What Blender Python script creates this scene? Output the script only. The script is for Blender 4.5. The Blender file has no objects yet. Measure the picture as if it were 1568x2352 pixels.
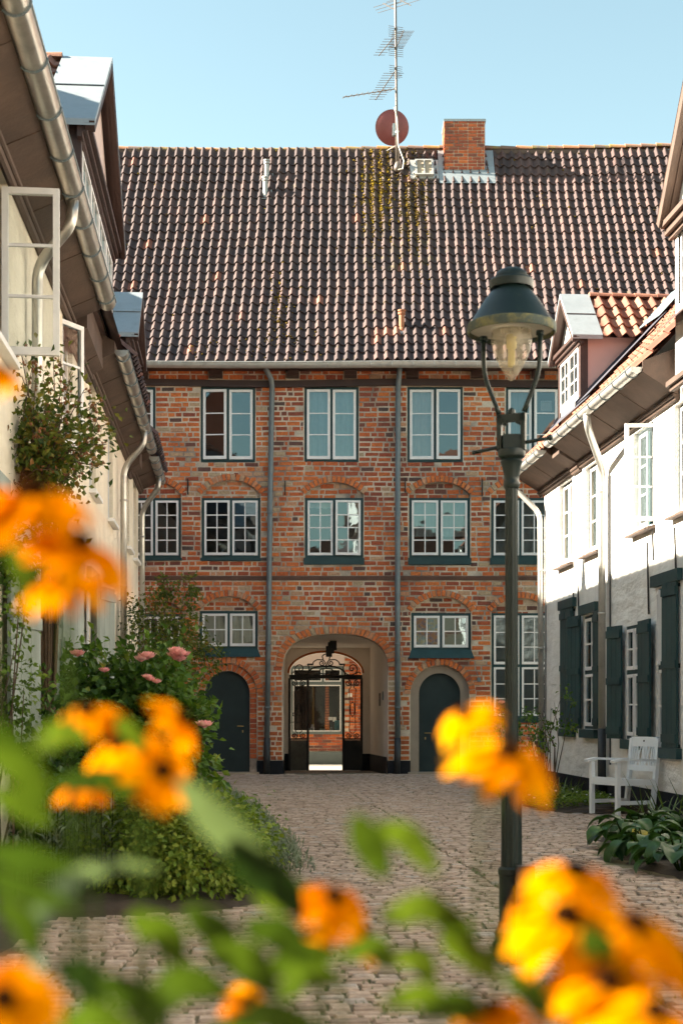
import bpy, math, random
from mathutils import Vector, Matrix, geometry
random.seed(7)
R = random.random
U = random.uniform
sc = bpy.context.scene
# ------------------------------------------------------------------ camera
F, CX, HY, EYE = 3397.0, 784.0, 1640.0, 1.2          # focal length / principal column / horizon row / eye height
cam = bpy.data.cameras.new('camera')
cam.sensor_fit = 'VERTICAL'; cam.sensor_height = 36.0; cam.sensor_width = 24.0
cam.lens = F / 2352 * 36
cam.shift_y = (HY - 1176) / 2352
cam.clip_start = 0.05; cam.clip_end = 3000
cam.dof.use_dof = True; cam.dof.focus_distance = 21.0; cam.dof.aperture_fstop = 4.5
co = bpy.data.objects.new('camera', cam); sc.collection.objects.link(co)
co.location = (0, 0, EYE); co.rotation_euler = (math.radians(90), 0, 0)
sc.camera = co
# ------------------------------------------------------------------ sky, sun, exposure
SUN_EL = math.radians(31.0)
SUN_AZ = math.radians(-87.5)                          # compass style: 0 = +Y, negative = towards -X
sdir = Vector((math.sin(SUN_AZ) * math.cos(SUN_EL), math.cos(SUN_AZ) * math.cos(SUN_EL), math.sin(SUN_EL)))
w = bpy.data.worlds.new('World'); sc.world = w; w.use_nodes = True
nt = w.node_tree; bg = nt.nodes['Background']
sky = nt.nodes.new('ShaderNodeTexSky'); sky.sky_type = 'NISHITA'; sky.sun_disc = False
sky.sun_elevation = SUN_EL; sky.sun_rotation = SUN_AZ
sky.air_density = 1.0; sky.dust_density = 0.4; sky.ozone_density = 1.0
tn = nt.nodes.new('ShaderNodeMix'); tn.data_type = 'RGBA'; tn.blend_type = 'MULTIPLY'; tn.inputs[0].default_value = 1.0
tn.inputs[7].default_value = (1.06, 1.02, .74, 1)                      # warm white balance of the whole sky
nt.links.new(sky.outputs[0], tn.inputs[6]); nt.links.new(tn.outputs[2], bg.inputs[0]); bg.inputs[1].default_value = 0.057
sl = bpy.data.lights.new('sun', 'SUN'); sl.energy = 5.0; sl.angle = math.radians(0.53); sl.color = (1.0, .90, .74)
so = bpy.data.objects.new('sun', sl); sc.collection.objects.link(so)
so.rotation_euler = sdir.to_track_quat('Z', 'Y').to_euler(); so.location = (-20, 10, 30)
vs = sc.view_settings; vs.view_transform = 'Standard'; vs.look = 'None'; vs.exposure = 2.7; vs.gamma = 1.0
vs.use_curve_mapping = False
sc.render.engine = 'CYCLES'; sc.cycles.use_denoising = True
sc.cycles.max_bounces = 12; sc.cycles.diffuse_bounces = 9; sc.cycles.transparent_max_bounces = 24
sc.cycles.sample_clamp_indirect = 6.0
sc.cycles.caustics_reflective = False; sc.cycles.caustics_refractive = False

# ------------------------------------------------------------------ materials
class NT:
    def __init__(s, name):
        s.m = bpy.data.materials.new(name); s.m.use_nodes = True; s.t = s.m.node_tree
        s.b = s.t.nodes['Principled BSDF']; s.o = s.t.nodes['Material Output']
    def n(s, typ, **k):
        x = s.t.nodes.new(typ)
        for a, v in k.items(): setattr(x, a, v)
        return x
    def l(s, a, b): s.t.links.new(a, b)
    def noise(s, scale, detail=4, rough=.55, co=None, dist=0.0):
        x = s.n('ShaderNodeTexNoise'); x.inputs['Scale'].default_value = scale
        x.inputs['Detail'].default_value = detail; x.inputs['Roughness'].default_value = rough
        x.inputs['Distortion'].default_value = dist
        if co is not None: s.l(co, x.inputs['Vector'])
        return x.outputs['Fac']
    def ramp(s, fac, stops, interp='LINEAR'):
        x = s.n('ShaderNodeValToRGB'); x.color_ramp.interpolation = interp
        e = x.color_ramp.elements
        while len(e) < len(stops): e.new(.5)
        for q, (p, c) in zip(e, stops):
            q.position = p; q.color = (c[0], c[1], c[2], 1) if isinstance(c, (tuple, list)) else (c, c, c, 1)
        s.l(fac, x.inputs[0]); return x.outputs[0]
    def mix(s, fac, a, b, mode='MIX'):
        x = s.n('ShaderNodeMix', data_type='RGBA', blend_type=mode)
        for i, v in ((0, fac), (6, a), (7, b)):
            if hasattr(v, 'links'): s.l(v, x.inputs[i])
            elif isinstance(v, (int, float)): x.inputs[i].default_value = v
            else: x.inputs[i].default_value = (v[0], v[1], v[2], 1)
        return x.outputs[2]
    def math(s, op, a, b):
        x = s.n('ShaderNodeMath', operation=op)
        for i, v in ((0, a), (1, b)):
            if hasattr(v, 'links'): s.l(v, x.inputs[i])
            else: x.inputs[i].default_value = v
        return x.outputs[0]
    def bump(s, h, strength, dist=.02):
        x = s.n('ShaderNodeBump'); x.inputs['Strength'].default_value = strength; x.inputs['Distance'].default_value = dist
        s.l(h, x.inputs['Height']); s.l(x.outputs[0], s.b.inputs['Normal'])
    def tint(s):
        x = s.n('ShaderNodeAttribute'); x.attribute_name = 'tint'
        y = s.n('ShaderNodeSeparateColor'); s.l(x.outputs['Color'], y.inputs[0]); return y.outputs
    def pos(s): return s.n('ShaderNodeNewGeometry').outputs['Position']
    def color(s, c):
        if hasattr(c, 'links'): s.l(c, s.b.inputs['Base Color'])
        else: s.b.inputs['Base Color'].default_value = (*c, 1)
    def rough(s, r):
        if hasattr(r, 'links'): s.l(r, s.b.inputs['Roughness'])
        else: s.b.inputs['Roughness'].default_value = r

def M_plain(name, c, rough=.6, var=.18, scale=6, bump=.0, bscale=40, metal=0.0, dirt=None, dscale=2.5, dlo=.5, dhi=.7, spec=.5, bdist=.01):
    m = NT(name); p = m.pos()
    v = m.ramp(m.noise(scale, 5, .6, p), [(.25, 1 - var), (.75, 1 + var * .6)])
    col = m.mix(1.0, c, v, 'MULTIPLY')
    if dirt:
        k = m.ramp(m.noise(dscale, 6, .7, p), [(dlo, 0), (dhi, 1)])
        col = m.mix(k, col, dirt)
    m.color(col); m.rough(rough); m.b.inputs['Metallic'].default_value = metal
    m.b.inputs['Specular IOR Level'].default_value = spec
    if bump: m.bump(m.noise(bscale, 5, .65, p), bump, bdist)
    return m.m

def M_brick(name, stops, smear=(.43, .33, .25), amount=.42):
    m = NT(name); t = m.tint(); p = m.pos()
    c = m.ramp(t[0], stops)
    n1 = m.noise(22, 6, .7, p)
    c = m.mix(1.0, c, m.ramp(n1, [(.25, .55), (.5, 1.0), (.75, 1.3)]), 'MULTIPLY')
    big = m.noise(.9, 4, .6, p)
    k = m.math('ADD', m.math('MULTIPLY', t[1], .35), m.math('MULTIPLY', big, .9))
    k = m.math('ADD', k, m.math('MULTIPLY', m.noise(9, 6, .75, p), .8))
    k = m.ramp(k, [(1.0, 0), (1.42, amount)])
    c = m.mix(k, c, smear)
    c = m.mix(m.ramp(m.noise(3.1, 7, .75, p), [(.64, 0), (.8, .3)]), c, (.09, .07, .06))
    mp = m.n('ShaderNodeMapping'); mp.inputs['Scale'].default_value = (5, 5, .45); m.l(p, mp.inputs[0])
    c = m.mix(m.ramp(m.noise(1.5, 5, .65, mp.outputs[0]), [(.56, 0), (.78, .28)]), c, (.15, .09, .07))
    m.color(c); m.rough(.85); m.b.inputs['Specular IOR Level'].default_value = .3
    m.bump(m.noise(60, 6, .75, p), .7, .006)
    return m.m

def M_leaf(name, stops, rough=.5, trans=.25, spec=.4):
    m = NT(name); t = m.tint(); p = m.pos()
    c = m.ramp(t[0], stops)
    c = m.mix(1.0, c, m.ramp(m.noise(30, 3, .6, p), [(.3, .8), (.7, 1.15)]), 'MULTIPLY')
    m.color(c); m.rough(rough); m.b.inputs['Specular IOR Level'].default_value = spec
    tr = m.n('ShaderNodeBsdfTranslucent'); m.l(m.mix(1.0, c, (1.25, 1.25, .6), 'MULTIPLY'), tr.inputs[0])
    mx = m.n('ShaderNodeMixShader'); mx.inputs[0].default_value = trans
    m.l(m.b.outputs[0], mx.inputs[1]); m.l(tr.outputs[0], mx.inputs[2]); m.l(mx.outputs[0], m.o.inputs[0])
    return m.m

def M_glass(name, tintc=(.75, .8, .8), ior=2.0, wav=.12):
    m = NT(name); p = m.pos()
    tr = m.n('ShaderNodeBsdfTransparent'); tr.inputs[0].default_value = (*tintc, 1)
    gl = m.n('ShaderNodeBsdfGlossy'); gl.inputs['Roughness'].default_value = .02; gl.inputs['Color'].default_value = (.72, .92, 1.0, 1)
    bp = m.n('ShaderNodeBump'); bp.inputs['Strength'].default_value = wav; bp.inputs['Distance'].default_value = .01
    m.l(m.noise(3.5, 2, .4, p), bp.inputs['Height']); m.l(bp.outputs[0], gl.inputs['Normal'])
    fr = m.n('ShaderNodeFresnel'); fr.inputs[0].default_value = ior
    mx = m.n('ShaderNodeMixShader'); m.l(fr.outputs[0], mx.inputs[0]); m.l(tr.outputs[0], mx.inputs[1]); m.l(gl.outputs[0], mx.inputs[2])
    m.l(mx.outputs[0], m.o.inputs[0]); m.t.nodes.remove(m.b)
    return m.m

BR = [(0, (.10, .07, .062)), (.1, (.16, .075, .058)), (.3, (.32, .082, .045)), (.55, (.52, .135, .048)), (.82, (.66, .20, .06)), (.93, (.54, .30, .18)), (1, (.46, .34, .22))]
MT = {}
MT['brick'] = M_brick('old_brick', BR)
MT['brick_new'] = M_brick('orange_brick', [(0, (.30, .08, .04)), (.5, (.45, .12, .045)), (1, (.56, .19, .06))], amount=.25)
def mortar():
    m = NT('lime_mortar'); p = m.pos()
    c = m.ramp(m.noise(1.1, 5, .65, p), [(.36, (.27, .225, .195)), (.46, (.48, .40, .32)), (.56, (.70, .60, .48))])
    c = m.mix(1.0, c, m.ramp(m.noise(30, 5, .7, p), [(.25, .75), (.75, 1.15)]), 'MULTIPLY')
    m.color(c); m.rough(.95); m.bump(m.noise(45, 6, .75, p), .8, .01); return m.m
MT['mortar'] = mortar()
MT['plaster_pass'] = M_plain('passage_plaster', (.90, .84, .77), .9, .06, 2, .25, 30, dirt=(.72, .66, .59), dscale=1.2, dlo=.55, dhi=.85)
def white_wall(name, c, dirtc):
    m = NT(name); p = m.pos()
    sep = m.n('ShaderNodeSeparateXYZ'); m.l(p, sep.inputs[0])
    col = m.mix(1.0, c, m.ramp(m.noise(2.2, 5, .6, p), [(.3, .86), (.7, 1.04)]), 'MULTIPLY')
    mp = m.n('ShaderNodeMapping'); mp.inputs['Scale'].default_value = (5, 5, .7); m.l(p, mp.inputs[0])
    k = m.ramp(m.noise(1.6, 6, .7, mp.outputs[0]), [(.56, 0), (.8, .55)])
    col = m.mix(k, col, dirtc)
    m.color(col); m.rough(.92)
    m2 = m.n('ShaderNodeMapping'); m2.inputs['Scale'].default_value = (1, 1, 2.6); m.l(p, m2.inputs[0])
    h = m.math('ADD', m.noise(3.2, 3, .5, m2.outputs[0]), m.math('MULTIPLY', m.noise(38, 5, .6, p), .18))
    m.bump(h, .75, .06); return m.m
MT['white_wall'] = white_wall('white_limewash', (.82, .80, .76), (.55, .50, .44))
MT['cream_wall'] = white_wall('cream_limewash', (.90, .80, .64), (.66, .55, .42))
MT['plinth'] = M_plain('black_plinth_paint', (.014, .015, .02), .75, .3, 3, .4, 30, dirt=(.06, .055, .05), dlo=.58, dhi=.8, spec=.2)
MT['green'] = M_plain('dark_green_paint', (.024, .064, .068), .5, .25, 4, .12, 60, dirt=(.028, .055, .055), dscale=7, dlo=.62, dhi=.8, spec=.3)
MT['door'] = M_plain('blue_black_door_paint', (.022, .038, .040), .55, .2, 3, .1, 50, spec=.25)
MT['palegreen'] = M_plain('grey_green_paint', (.27, .31, .28), .6, .2, 3, .2, 50, dirt=(.16, .17, .15), dscale=5, dlo=.6, dhi=.8)
MT['whitepaint'] = M_plain('white_window_paint', (.86, .84, .82), .45, .08, 8, .1, 70, dirt=(.5, .46, .4), dscale=9, dlo=.66, dhi=.85)
MT['chairpaint'] = M_plain('white_chair_paint', (.78, .82, .85), .45, .06, 6)
MT['brown'] = M_plain('dark_brown_paint', (.055, .028, .022), .55, .3, 4, .25, 50)
MT['brownred'] = M_plain('red_brown_moulding', (.15, .08, .06), .7, .3, 4, .25, 50)
MT['soffit'] = M_plain('weathered_brown_board', (.10, .062, .045), .7, .35, 3, .4, 25, dirt=(.055, .036, .028), dlo=.48, dhi=.75)
MT['pink'] = M_plain('pink_cladding', (.68, .42, .36), .8, .08, 2)
MT['palepink'] = M_plain('pale_pink_cladding', (.66, .52, .46), .8, .08, 2)
MT['zinc'] = M_plain('zinc_sheet', (.52, .51, .48), .42, .15, 4, .08, 12, metal=.45, dirt=(.34, .33, .31), dscale=6, dlo=.5, dhi=.8)
MT['zincshade'] = M_plain('shade_side_zinc', (.52, .50, .46), .34, .15, 4, .1, 12, metal=.85, dirt=(.32, .31, .29), dscale=6, dlo=.5, dhi=.8)  # copy of the zinc, made more metallic for the row lying in shade
MT['zincdull'] = M_plain('dull_zinc_sheet', (.36, .40, .42), .5, .18, 3, .15, 14, metal=.4, dirt=(.22, .24, .25), dscale=3, dlo=.5, dhi=.8)
MT['pipe'] = M_plain('blue_grey_pipe', (.17, .21, .23), .5, .18, 5, metal=.3, dirt=(.27, .27, .25), dscale=4, dlo=.55, dhi=.8)
MT['pipedark'] = M_plain('black_cast_pipe', (.025, .027, .03), .5, .2, 5)
MT['iron'] = M_plain('black_iron', (.012, .012, .012), .5, .3, 8)
MT['wroughtgrey'] = M_plain('weathered_gate_sheet', (.13, .13, .11), .55, .3, 6, .2, 30, dirt=(.06, .06, .05), dlo=.5, dhi=.75)
MT['lampgreen'] = M_plain('lamp_green_paint', (.006, .016, .015), .42, .18, 6, .08, 60, dirt=(.045, .055, .035), dscale=10, dlo=.62, dhi=.82, spec=.4)
MT['lichenrim'] = M_plain('lichen_covered_rim', (.05, .07, .06), .7, .3, 10, .3, 60, dirt=(.16, .15, .06), dscale=14, dlo=.48, dhi=.62)
MT['lampwhite'] = M_plain('lamp_inner_enamel', (.62, .60, .55), .5, .1, 6)
MT['stone'] = M_plain('sandstone', (.34, .28, .22), .9, .2, 5, .4, 50, dirt=(.22, .17, .14), dlo=.5, dhi=.8)
MT['lead'] = M_plain('dark_lead_sheet', (.07, .07, .09), .55, .25, 4, .15, 14, metal=.2)
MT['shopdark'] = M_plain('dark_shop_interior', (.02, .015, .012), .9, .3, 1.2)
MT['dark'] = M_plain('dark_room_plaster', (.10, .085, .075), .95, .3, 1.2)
MT['glass'] = M_glass('window_glass', ior=2.2)
MT['glassold'] = M_glass('old_wavy_glass', ior=1.75, wav=.2)
MT['shopglass'] = M_glass('shop_glass', (.5, .5, .5), 1.35, .03)
MT['curt_blue'] = M_plain('pale_blue_net_curtain', (.50, .66, .72), .9, .06, 14)
MT['curt_white'] = M_plain('white_blind', (.72, .74, .74), .9, .05, 10)
MT['curt_beige'] = M_plain('beige_blind', (.42, .33, .24), .9, .15, 5)
MT['curt_grey'] = M_plain('grey_curtain', (.30, .28, .25), .9, .2, 8)
def patterned():
    m = NT('patterned_curtain'); p = m.pos()
    a = m.ramp(m.noise(13, 1, .4, p), [(.42, (.25, .34, .46)), (.5, (.45, .42, .42)), (.6, (.50, .40, .24))])
    m.color(a); m.rough(.9); return m.m
MT['curt_pattern'] = patterned()
def tilemat(name, stops, mossc=(.10, .075, .03), lo=.62):
    m = NT(name); t = m.tint(); p = m.pos()
    c = m.ramp(t[0], stops)
    c = m.mix(1.0, c, m.ramp(m.noise(14, 6, .7, p), [(.25, .75), (.7, 1.15)]), 'MULTIPLY')
    k = m.ramp(m.math('ADD', m.noise(5, 6, .75, p), m.math('MULTIPLY', t[1], .12)), [(lo, 0), (lo + .12, .8)])
    c = m.mix(k, c, mossc)
    m.color(c); m.rough(.8); m.b.inputs['Specular IOR Level'].default_value = .35
    m.bump(m.noise(70, 5, .7, p), .5, .006); return m.m
MT['tile'] = tilemat('brown_pantile', [(0, (.048, .034, .036)), (.5, (.078, .052, .050)), (.9, (.115, .068, .062)), (.97, (.21, .085, .06)), (1, (.28, .12, .085))])
MT['tile_orange'] = tilemat('orange_pantile', [(0, (.18, .075, .05)), (.5, (.25, .105, .068)), (1, (.32, .16, .105))], (.12, .08, .05), .62)
MT['ridge'] = tilemat('ridge_tile_clay', [(0, (.15, .12, .11)), (.45, (.26, .15, .11)), (1, (.5, .22, .10))], (.28, .22, .05), .56)
MT['moss'] = M_leaf('yellow_moss', [(0, (.05, .032, .012)), (.5, (.15, .095, .015)), (1, (.40, .28, .02))], .9, .05, .1)
MT['sett'] = M_brick('granite_sett', [(0, (.25, .19, .15)), (.3, (.35, .265, .21)), (.6, (.41, .32, .26)), (.85, (.45, .355, .295)), (1, (.38, .34, .31))], (.15, .14, .065), .5)
def soil():
    m = NT('mossy_joint_soil'); p = m.pos()
    c = m.ramp(m.noise(2.2, 6, .7, p), [(.35, (.11, .09, .065)), (.52, (.15, .13, .07)), (.68, (.14, .155, .05))])
    m.color(c); m.rough(.95); m.bump(m.noise(50, 5, .7, p), .8, .02); return m.m
MT['soil'] = soil()
MT['earth'] = M_plain('garden_earth', (.05, .036, .026), .95, .35, 8, .8, 30)
MT['road'] = M_plain('street_paving', (.30, .27, .23), .9, .2, 6, .5, 20)
LG = [(0, (.016, .034, .012)), (.4, (.034, .072, .018)), (.75, (.065, .12, .025)), (1, (.12, .16, .035))]
MT['leaf_rose'] = M_leaf('rose_leaf', [(0, (.022, .055, .014)), (.5, (.07, .145, .024)), (.85, (.14, .235, .035)), (1, (.22, .25, .05))], .45, .35, .25)
MT['leaf_herb'] = M_leaf('herb_leaf', [(0, (.045, .09, .012)), (.5, (.12, .20, .025)), (1, (.27, .32, .05))], .6, .3, .2)
MT['leaf_sage'] = M_leaf('sage_leaf', [(0, (.07, .10, .06)), (.5, (.13, .17, .10)), (1, (.22, .27, .17))], .7)
MT['leaf_lav'] = M_leaf('lavender_leaf', [(0, (.06, .085, .06)), (.5, (.14, .185, .13)), (1, (.24, .29, .21))], .7, .25, .2)
MT['leaf_autumn'] = M_leaf('climber_leaf', [(0, (.03, .06, .012)), (.5, (.095, .135, .022)), (.8, (.19, .18, .03)), (1, (.26, .13, .035))], .55, .35, .3)
MT['leaf_berg'] = M_leaf('bergenia_leaf', [(0, (.016, .045, .016)), (.6, (.038, .095, .02)), (.93, (.075, .14, .025)), (1, (.32, .26, .03))], .36, .2, .35)
MT['leaf_grass'] = M_leaf('sword_leaf', [(0, (.03, .065, .015)), (1, (.11, .17, .035))], .45)
MT['leaf_sun'] = M_leaf('coneflower_leaf', [(0, (.008, .020, .006)), (.4, (.032, .060, .006)), (.85, (.085, .13, .012)), (1, (.10, .145, .085))], .7, .3, .15)
MT['petal'] = M_leaf('orange_petal', [(0, (.46, .105, .0)), (.5, (.62, .20, .0)), (1, (.72, .31, .0))], .8, .35, .0)
MT['petal_pink'] = M_leaf('pink_petal', [(0, (.68, .20, .27)), (.5, (.82, .36, .43)), (1, (.9, .58, .62))], .6, .3, .2)
MT['petal_white'] = M_leaf('white_petal', [(0, (.6, .62, .7)), (1, (.75, .75, .8))], .6, .3, .2)
MT['cone'] = M_plain('dark_flower_centre', (.030, .010, .003), .95, .5, 200, .8, 300, spec=.0)
MT['twig'] = M_plain('woody_twig', (.10, .065, .04), .85, .3, 20, .4, 60)
MT['stemgreen'] = M_plain('green_stem', (.02, .034, .007), .8, .2, 30, spec=0.0)
MT['hip'] = M_plain('rose_hip', (.24, .085, .03), .5, .4, 40)
MT['terracotta'] = M_plain('terracotta', (.42, .17, .09), .85, .2, 10, .3, 60)
MT['dishred'] = M_plain('dark_red_dish_paint', (.21, .055, .055), .5, .12, 3)
MT['alu'] = M_plain('weathered_aluminium', (.38, .36, .34), .45, .2, 10, metal=.6)
MT['mast'] = M_plain('rusty_grey_mast', (.14, .115, .10), .5, .2, 10, metal=.3)
MT['paper'] = M_plain('white_card', (.75, .73, .66), .8, .05, 5)
MT['cyan'] = M_plain('turquoise_print', (.10, .42, .48), .6, .25, 25, dirt=(.65, .45, .4), dscale=16, dlo=.6, dhi=.66)
MT['shopgrey'] = M_plain('grey_green_shopfront_paint', (.12, .15, .145), .5, .15, 5)
MT['post'] = M_plain('yellow_ochre_post', (.45, .30, .10), .6, .2, 6)
MT['bulb'] = M_plain('yellowed_bulb', (.72, .62, .25), .5, .1, 10)
def globe():
    m = NT('dusty_lamp_globe'); p = m.pos()
    tr = m.n('ShaderNodeBsdfTransparent'); tr.inputs[0].default_value = (.93, .90, .84, 1)
    m.b.inputs['Base Color'].default_value = (.66, .60, .50, 1); m.rough(.3)
    mx = m.n('ShaderNodeMixShader'); k = m.ramp(m.noise(14, 4, .6, p), [(.3, .2), (.7, .4)])
    m.l(k, mx.inputs[0]); m.l(tr.outputs[0], mx.inputs[1]); m.l(m.b.outputs[0], mx.inputs[2]); m.l(mx.outputs[0], m.o.inputs[0])
    return m.m
MT['globe'] = globe()

# ------------------------------------------------------------------ mesh helpers
COL = sc.collection
class MB:
    def __init__(s): s.v = []; s.f = []; s.t = []; s.cur = (.5, .5, .5)
    def add(s, vs, fs, t=None):
        o = len(s.v); s.v += [tuple(v) for v in vs]; s.f += [tuple(i + o for i in f) for f in fs]
        s.t += [t or s.cur] * len(vs)
        return s
    def box(s, x0, x1, y0, y1, z0, z1, t=None):
        return s.add([(x0, y0, z0), (x1, y0, z0), (x1, y1, z0), (x0, y1, z0), (x0, y0, z1), (x1, y0, z1), (x1, y1, z1), (x0, y1, z1)],
                     [(0, 3, 2, 1), (4, 5, 6, 7), (0, 1, 5, 4), (1, 2, 6, 5), (2, 3, 7, 6), (3, 0, 4, 7)], t)
    def beam(s, a, b, wd, ht, up=(0, 0, 1), t=None):
        a = Vector(a); b = Vector(b); d = (b - a).normalized(); up = Vector(up)
        x = d.cross(up)
        if x.length < 1e-4: x = d.cross(Vector((1, 0, 0)))
        x.normalize(); y = x.cross(d).normalized(); x = x * wd / 2; y = y * ht / 2
        return s.add([a - x - y, a + x - y, a + x + y, a - x + y, b - x - y, b + x - y, b + x + y, b - x + y],
                     [(0, 1, 2, 3), (7, 6, 5, 4), (0, 4, 5, 1), (1, 5, 6, 2), (2, 6, 7, 3), (3, 7, 4, 0)], t)
    def tube(s, pts, r, n=8, cap=True, t=None):
        pts = [Vector(p) for p in pts]; m = len(pts)
        rs = r if isinstance(r, (list, tuple)) else [r] * m
        vs = []; fs = []; x = None
        for i, p in enumerate(pts):
            d = (pts[min(i + 1, m - 1)] - pts[max(i - 1, 0)])
            d = d.normalized() if d.length > 1e-9 else Vector((0, 0, 1))
            if x is None:
                x = d.cross(Vector((0, 0, 1)))
                if x.length < 1e-3: x = d.cross(Vector((1, 0, 0)))
            x = (x - d * x.dot(d))
            if x.length < 1e-6: x = d.cross(Vector((0, 1, 0)))
            x.normalize(); y = d.cross(x)
            for k in range(n):
                a = 2 * math.pi * k / n; vs.append(p + (x * math.cos(a) + y * math.sin(a)) * rs[i])
        for i in range(m - 1):
            for k in range(n):
                k2 = (k + 1) % n; fs.append((i * n + k, i * n + k2, (i + 1) * n + k2, (i + 1) * n + k))
        if cap: fs.append(tuple(range(n))[::-1]); fs.append(tuple((m - 1) * n + k for k in range(n)))
        return s.add(vs, fs, t)
    def lathe(s, prof, c=(0, 0, 0), n=24, t=None, flute=0.0, nf=12):
        vs = []; fs = []
        for (r, z) in prof:
            for k in range(n):
                a = 2 * math.pi * k / n; rr = r * (1 - flute * (0.5 + .5 * math.cos(a * nf)))
                vs.append((c[0] + rr * math.cos(a), c[1] + rr * math.sin(a), c[2] + z))
        for i in range(len(prof) - 1):
            for k in range(n):
                k2 = (k + 1) % n; fs.append((i * n + k, i * n + k2, (i + 1) * n + k2, (i + 1) * n + k))
        fs.append(tuple(range(n))[::-1]); fs.append(tuple((len(prof) - 1) * n + k for k in range(n)))
        return s.add(vs, fs, t)
    def ring(s, x0, x1, z0, z1, w, y0, y1, wb=None, t=None):     # rectangular frame in the XZ plane
        wb = wb or w
        s.box(x0, x0 + w, y0, y1, z0, z1, t); s.box(x1 - w, x1, y0, y1, z0, z1, t)
        s.box(x0 + w, x1 - w, y0, y1, z1 - w, z1, t); s.box(x0 + w, x1 - w, y0, y1, z0, z0 + wb, t); return s
    def leaf(s, p, d, nrm, L, W, t=None, curl=.15):
        p = Vector(p); d = Vector(d).normalized(); n = Vector(nrm); n = n - d * n.dot(d)
        if n.length < 1e-4: n = d.orthogonal()
        n.normalize(); b = d.cross(n)
        m = p + d * L * .48 ; e = p + d * L - n * L * curl
        return s.add([p, m + b * W * .5 + n * W * .12, m - n * W * .06, m - b * W * .5 + n * W * .12, e], [(0, 1, 2), (0, 2, 3), (1, 4, 2), (2, 4, 3)], t)
    def blade(s, p, d, L, W, droop, t=None, n=4):
        p = Vector(p); d = Vector(d).normalized(); h = Vector((d.x, d.y, 0))
        h = h.normalized() if h.length > 1e-3 else Vector((1, 0, 0)); b = Vector((-h.y, h.x, 0))
        vs = []; fs = []
        for i in range(n + 1):
            q = i / n; c = p + d * L * q + Vector((0, 0, -droop * L * q * q)); ww = W * (1 - q ** 2) * .5 + .0006
            vs += [c - b * ww, c + b * ww]
            if i: fs.append((2 * i - 2, 2 * i - 1, 2 * i + 1, 2 * i))
        return s.add(vs, fs, t)
    def ico(s, c, r, t=None, sq=1.0):
        g = (1 + 5 ** .5) / 2; q = 1 / math.sqrt(1 + g * g)
        V = [(-1, g, 0), (1, g, 0), (-1, -g, 0), (1, -g, 0), (0, -1, g), (0, 1, g), (0, -1, -g), (0, 1, -g), (g, 0, -1), (g, 0, 1), (-g, 0, -1), (-g, 0, 1)]
        Fc = [(0, 11, 5), (0, 5, 1), (0, 1, 7), (0, 7, 10), (0, 10, 11), (1, 5, 9), (5, 11, 4), (11, 10, 2), (10, 7, 6), (7, 1, 8), (3, 9, 4), (3, 4, 2), (3, 2, 6), (3, 6, 8), (3, 8, 9), (4, 9, 5), (2, 4, 11), (6, 2, 10), (8, 6, 7), (9, 8, 1)]
        return s.add([(c[0] + a * q * r * U(.75, 1.2), c[1] + b * q * r * U(.75, 1.2), c[2] + d * q * r * sq * U(.75, 1.2)) for a, b, d in V], Fc, t)

ORG = {}
def thing(name, label, cat, loc=(0, 0, 0), rz=0.0, group=None):
    o = bpy.data.objects.new(name, None); COL.objects.link(o); o.location = loc; o.rotation_euler = (0, 0, rz)
    o.empty_display_size = .2; o['label'] = label; o['category'] = cat
    if group: o['group'] = group
    ORG[o.name] = Vector((0, 0, 0)); return o
def meshdata(mb, name, mat, smooth, off):
    me = bpy.data.meshes.new(name)
    vs = mb.v if off is None else [(x - off[0], y - off[1], z - off[2]) for x, y, z in mb.v]
    me.from_pydata(vs, [], mb.f)
    at = me.color_attributes.new('tint', 'FLOAT_COLOR', 'POINT')
    buf = []
    for c in mb.t: buf += [c[0], c[1], c[2], 1.0]
    at.data.foreach_set('color', buf)
    me.materials.append(MT[mat] if isinstance(mat, str) else mat)
    if smooth: me.shade_smooth()
    me.update(); return me
def part(mb, name, mat, parent, smooth=False, kind=None, loc=None, rot=None):
    """one mesh object; vertices are given in the frame of the root thing (or around loc when loc is given)"""
    off = None
    if loc is None and parent is not None: off = ORG.get(parent.name)
    me = meshdata(mb, name, mat, smooth, off)
    o = bpy.data.objects.new(name, me); COL.objects.link(o); o.parent = parent
    if loc is not None: o.location = loc if parent is None else Vector(loc) - ORG.get(parent.name, Vector((0, 0, 0)))
    if rot is not None: o.rotation_euler = rot
    if parent is not None and loc is None: ORG[o.name] = ORG.get(parent.name, Vector((0, 0, 0)))
    else: ORG[o.name] = Vector((0, 0, 0))
    if kind: o['kind'] = kind
    return o
def autosmooth(o, ang=40):
    me = o.data; me.shade_smooth(); me.set_sharp_from_angle(angle=math.radians(ang))
def setorg(o, v): ORG[o.name] = Vector(v)
def structure(mb, name, mat, label=None, cat=None):
    o = part(mb, name, mat, None); o['kind'] = 'structure'
    if label: o['label'] = label; o['category'] = cat
    return o
YF = 30.0; PF = F / YF
def fx(x, Y=YF): return (x - CX) / F * Y
def fz(y, Y=YF): return EYE + (HY - y) / F * Y
A_ST = math.atan(.0733); CS, SN = math.cos(A_ST), math.sin(A_ST)   # the lane runs at this angle to the gatehouse
def world(u, v): return (u * CS - v * SN, u * SN + v * CS)
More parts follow.
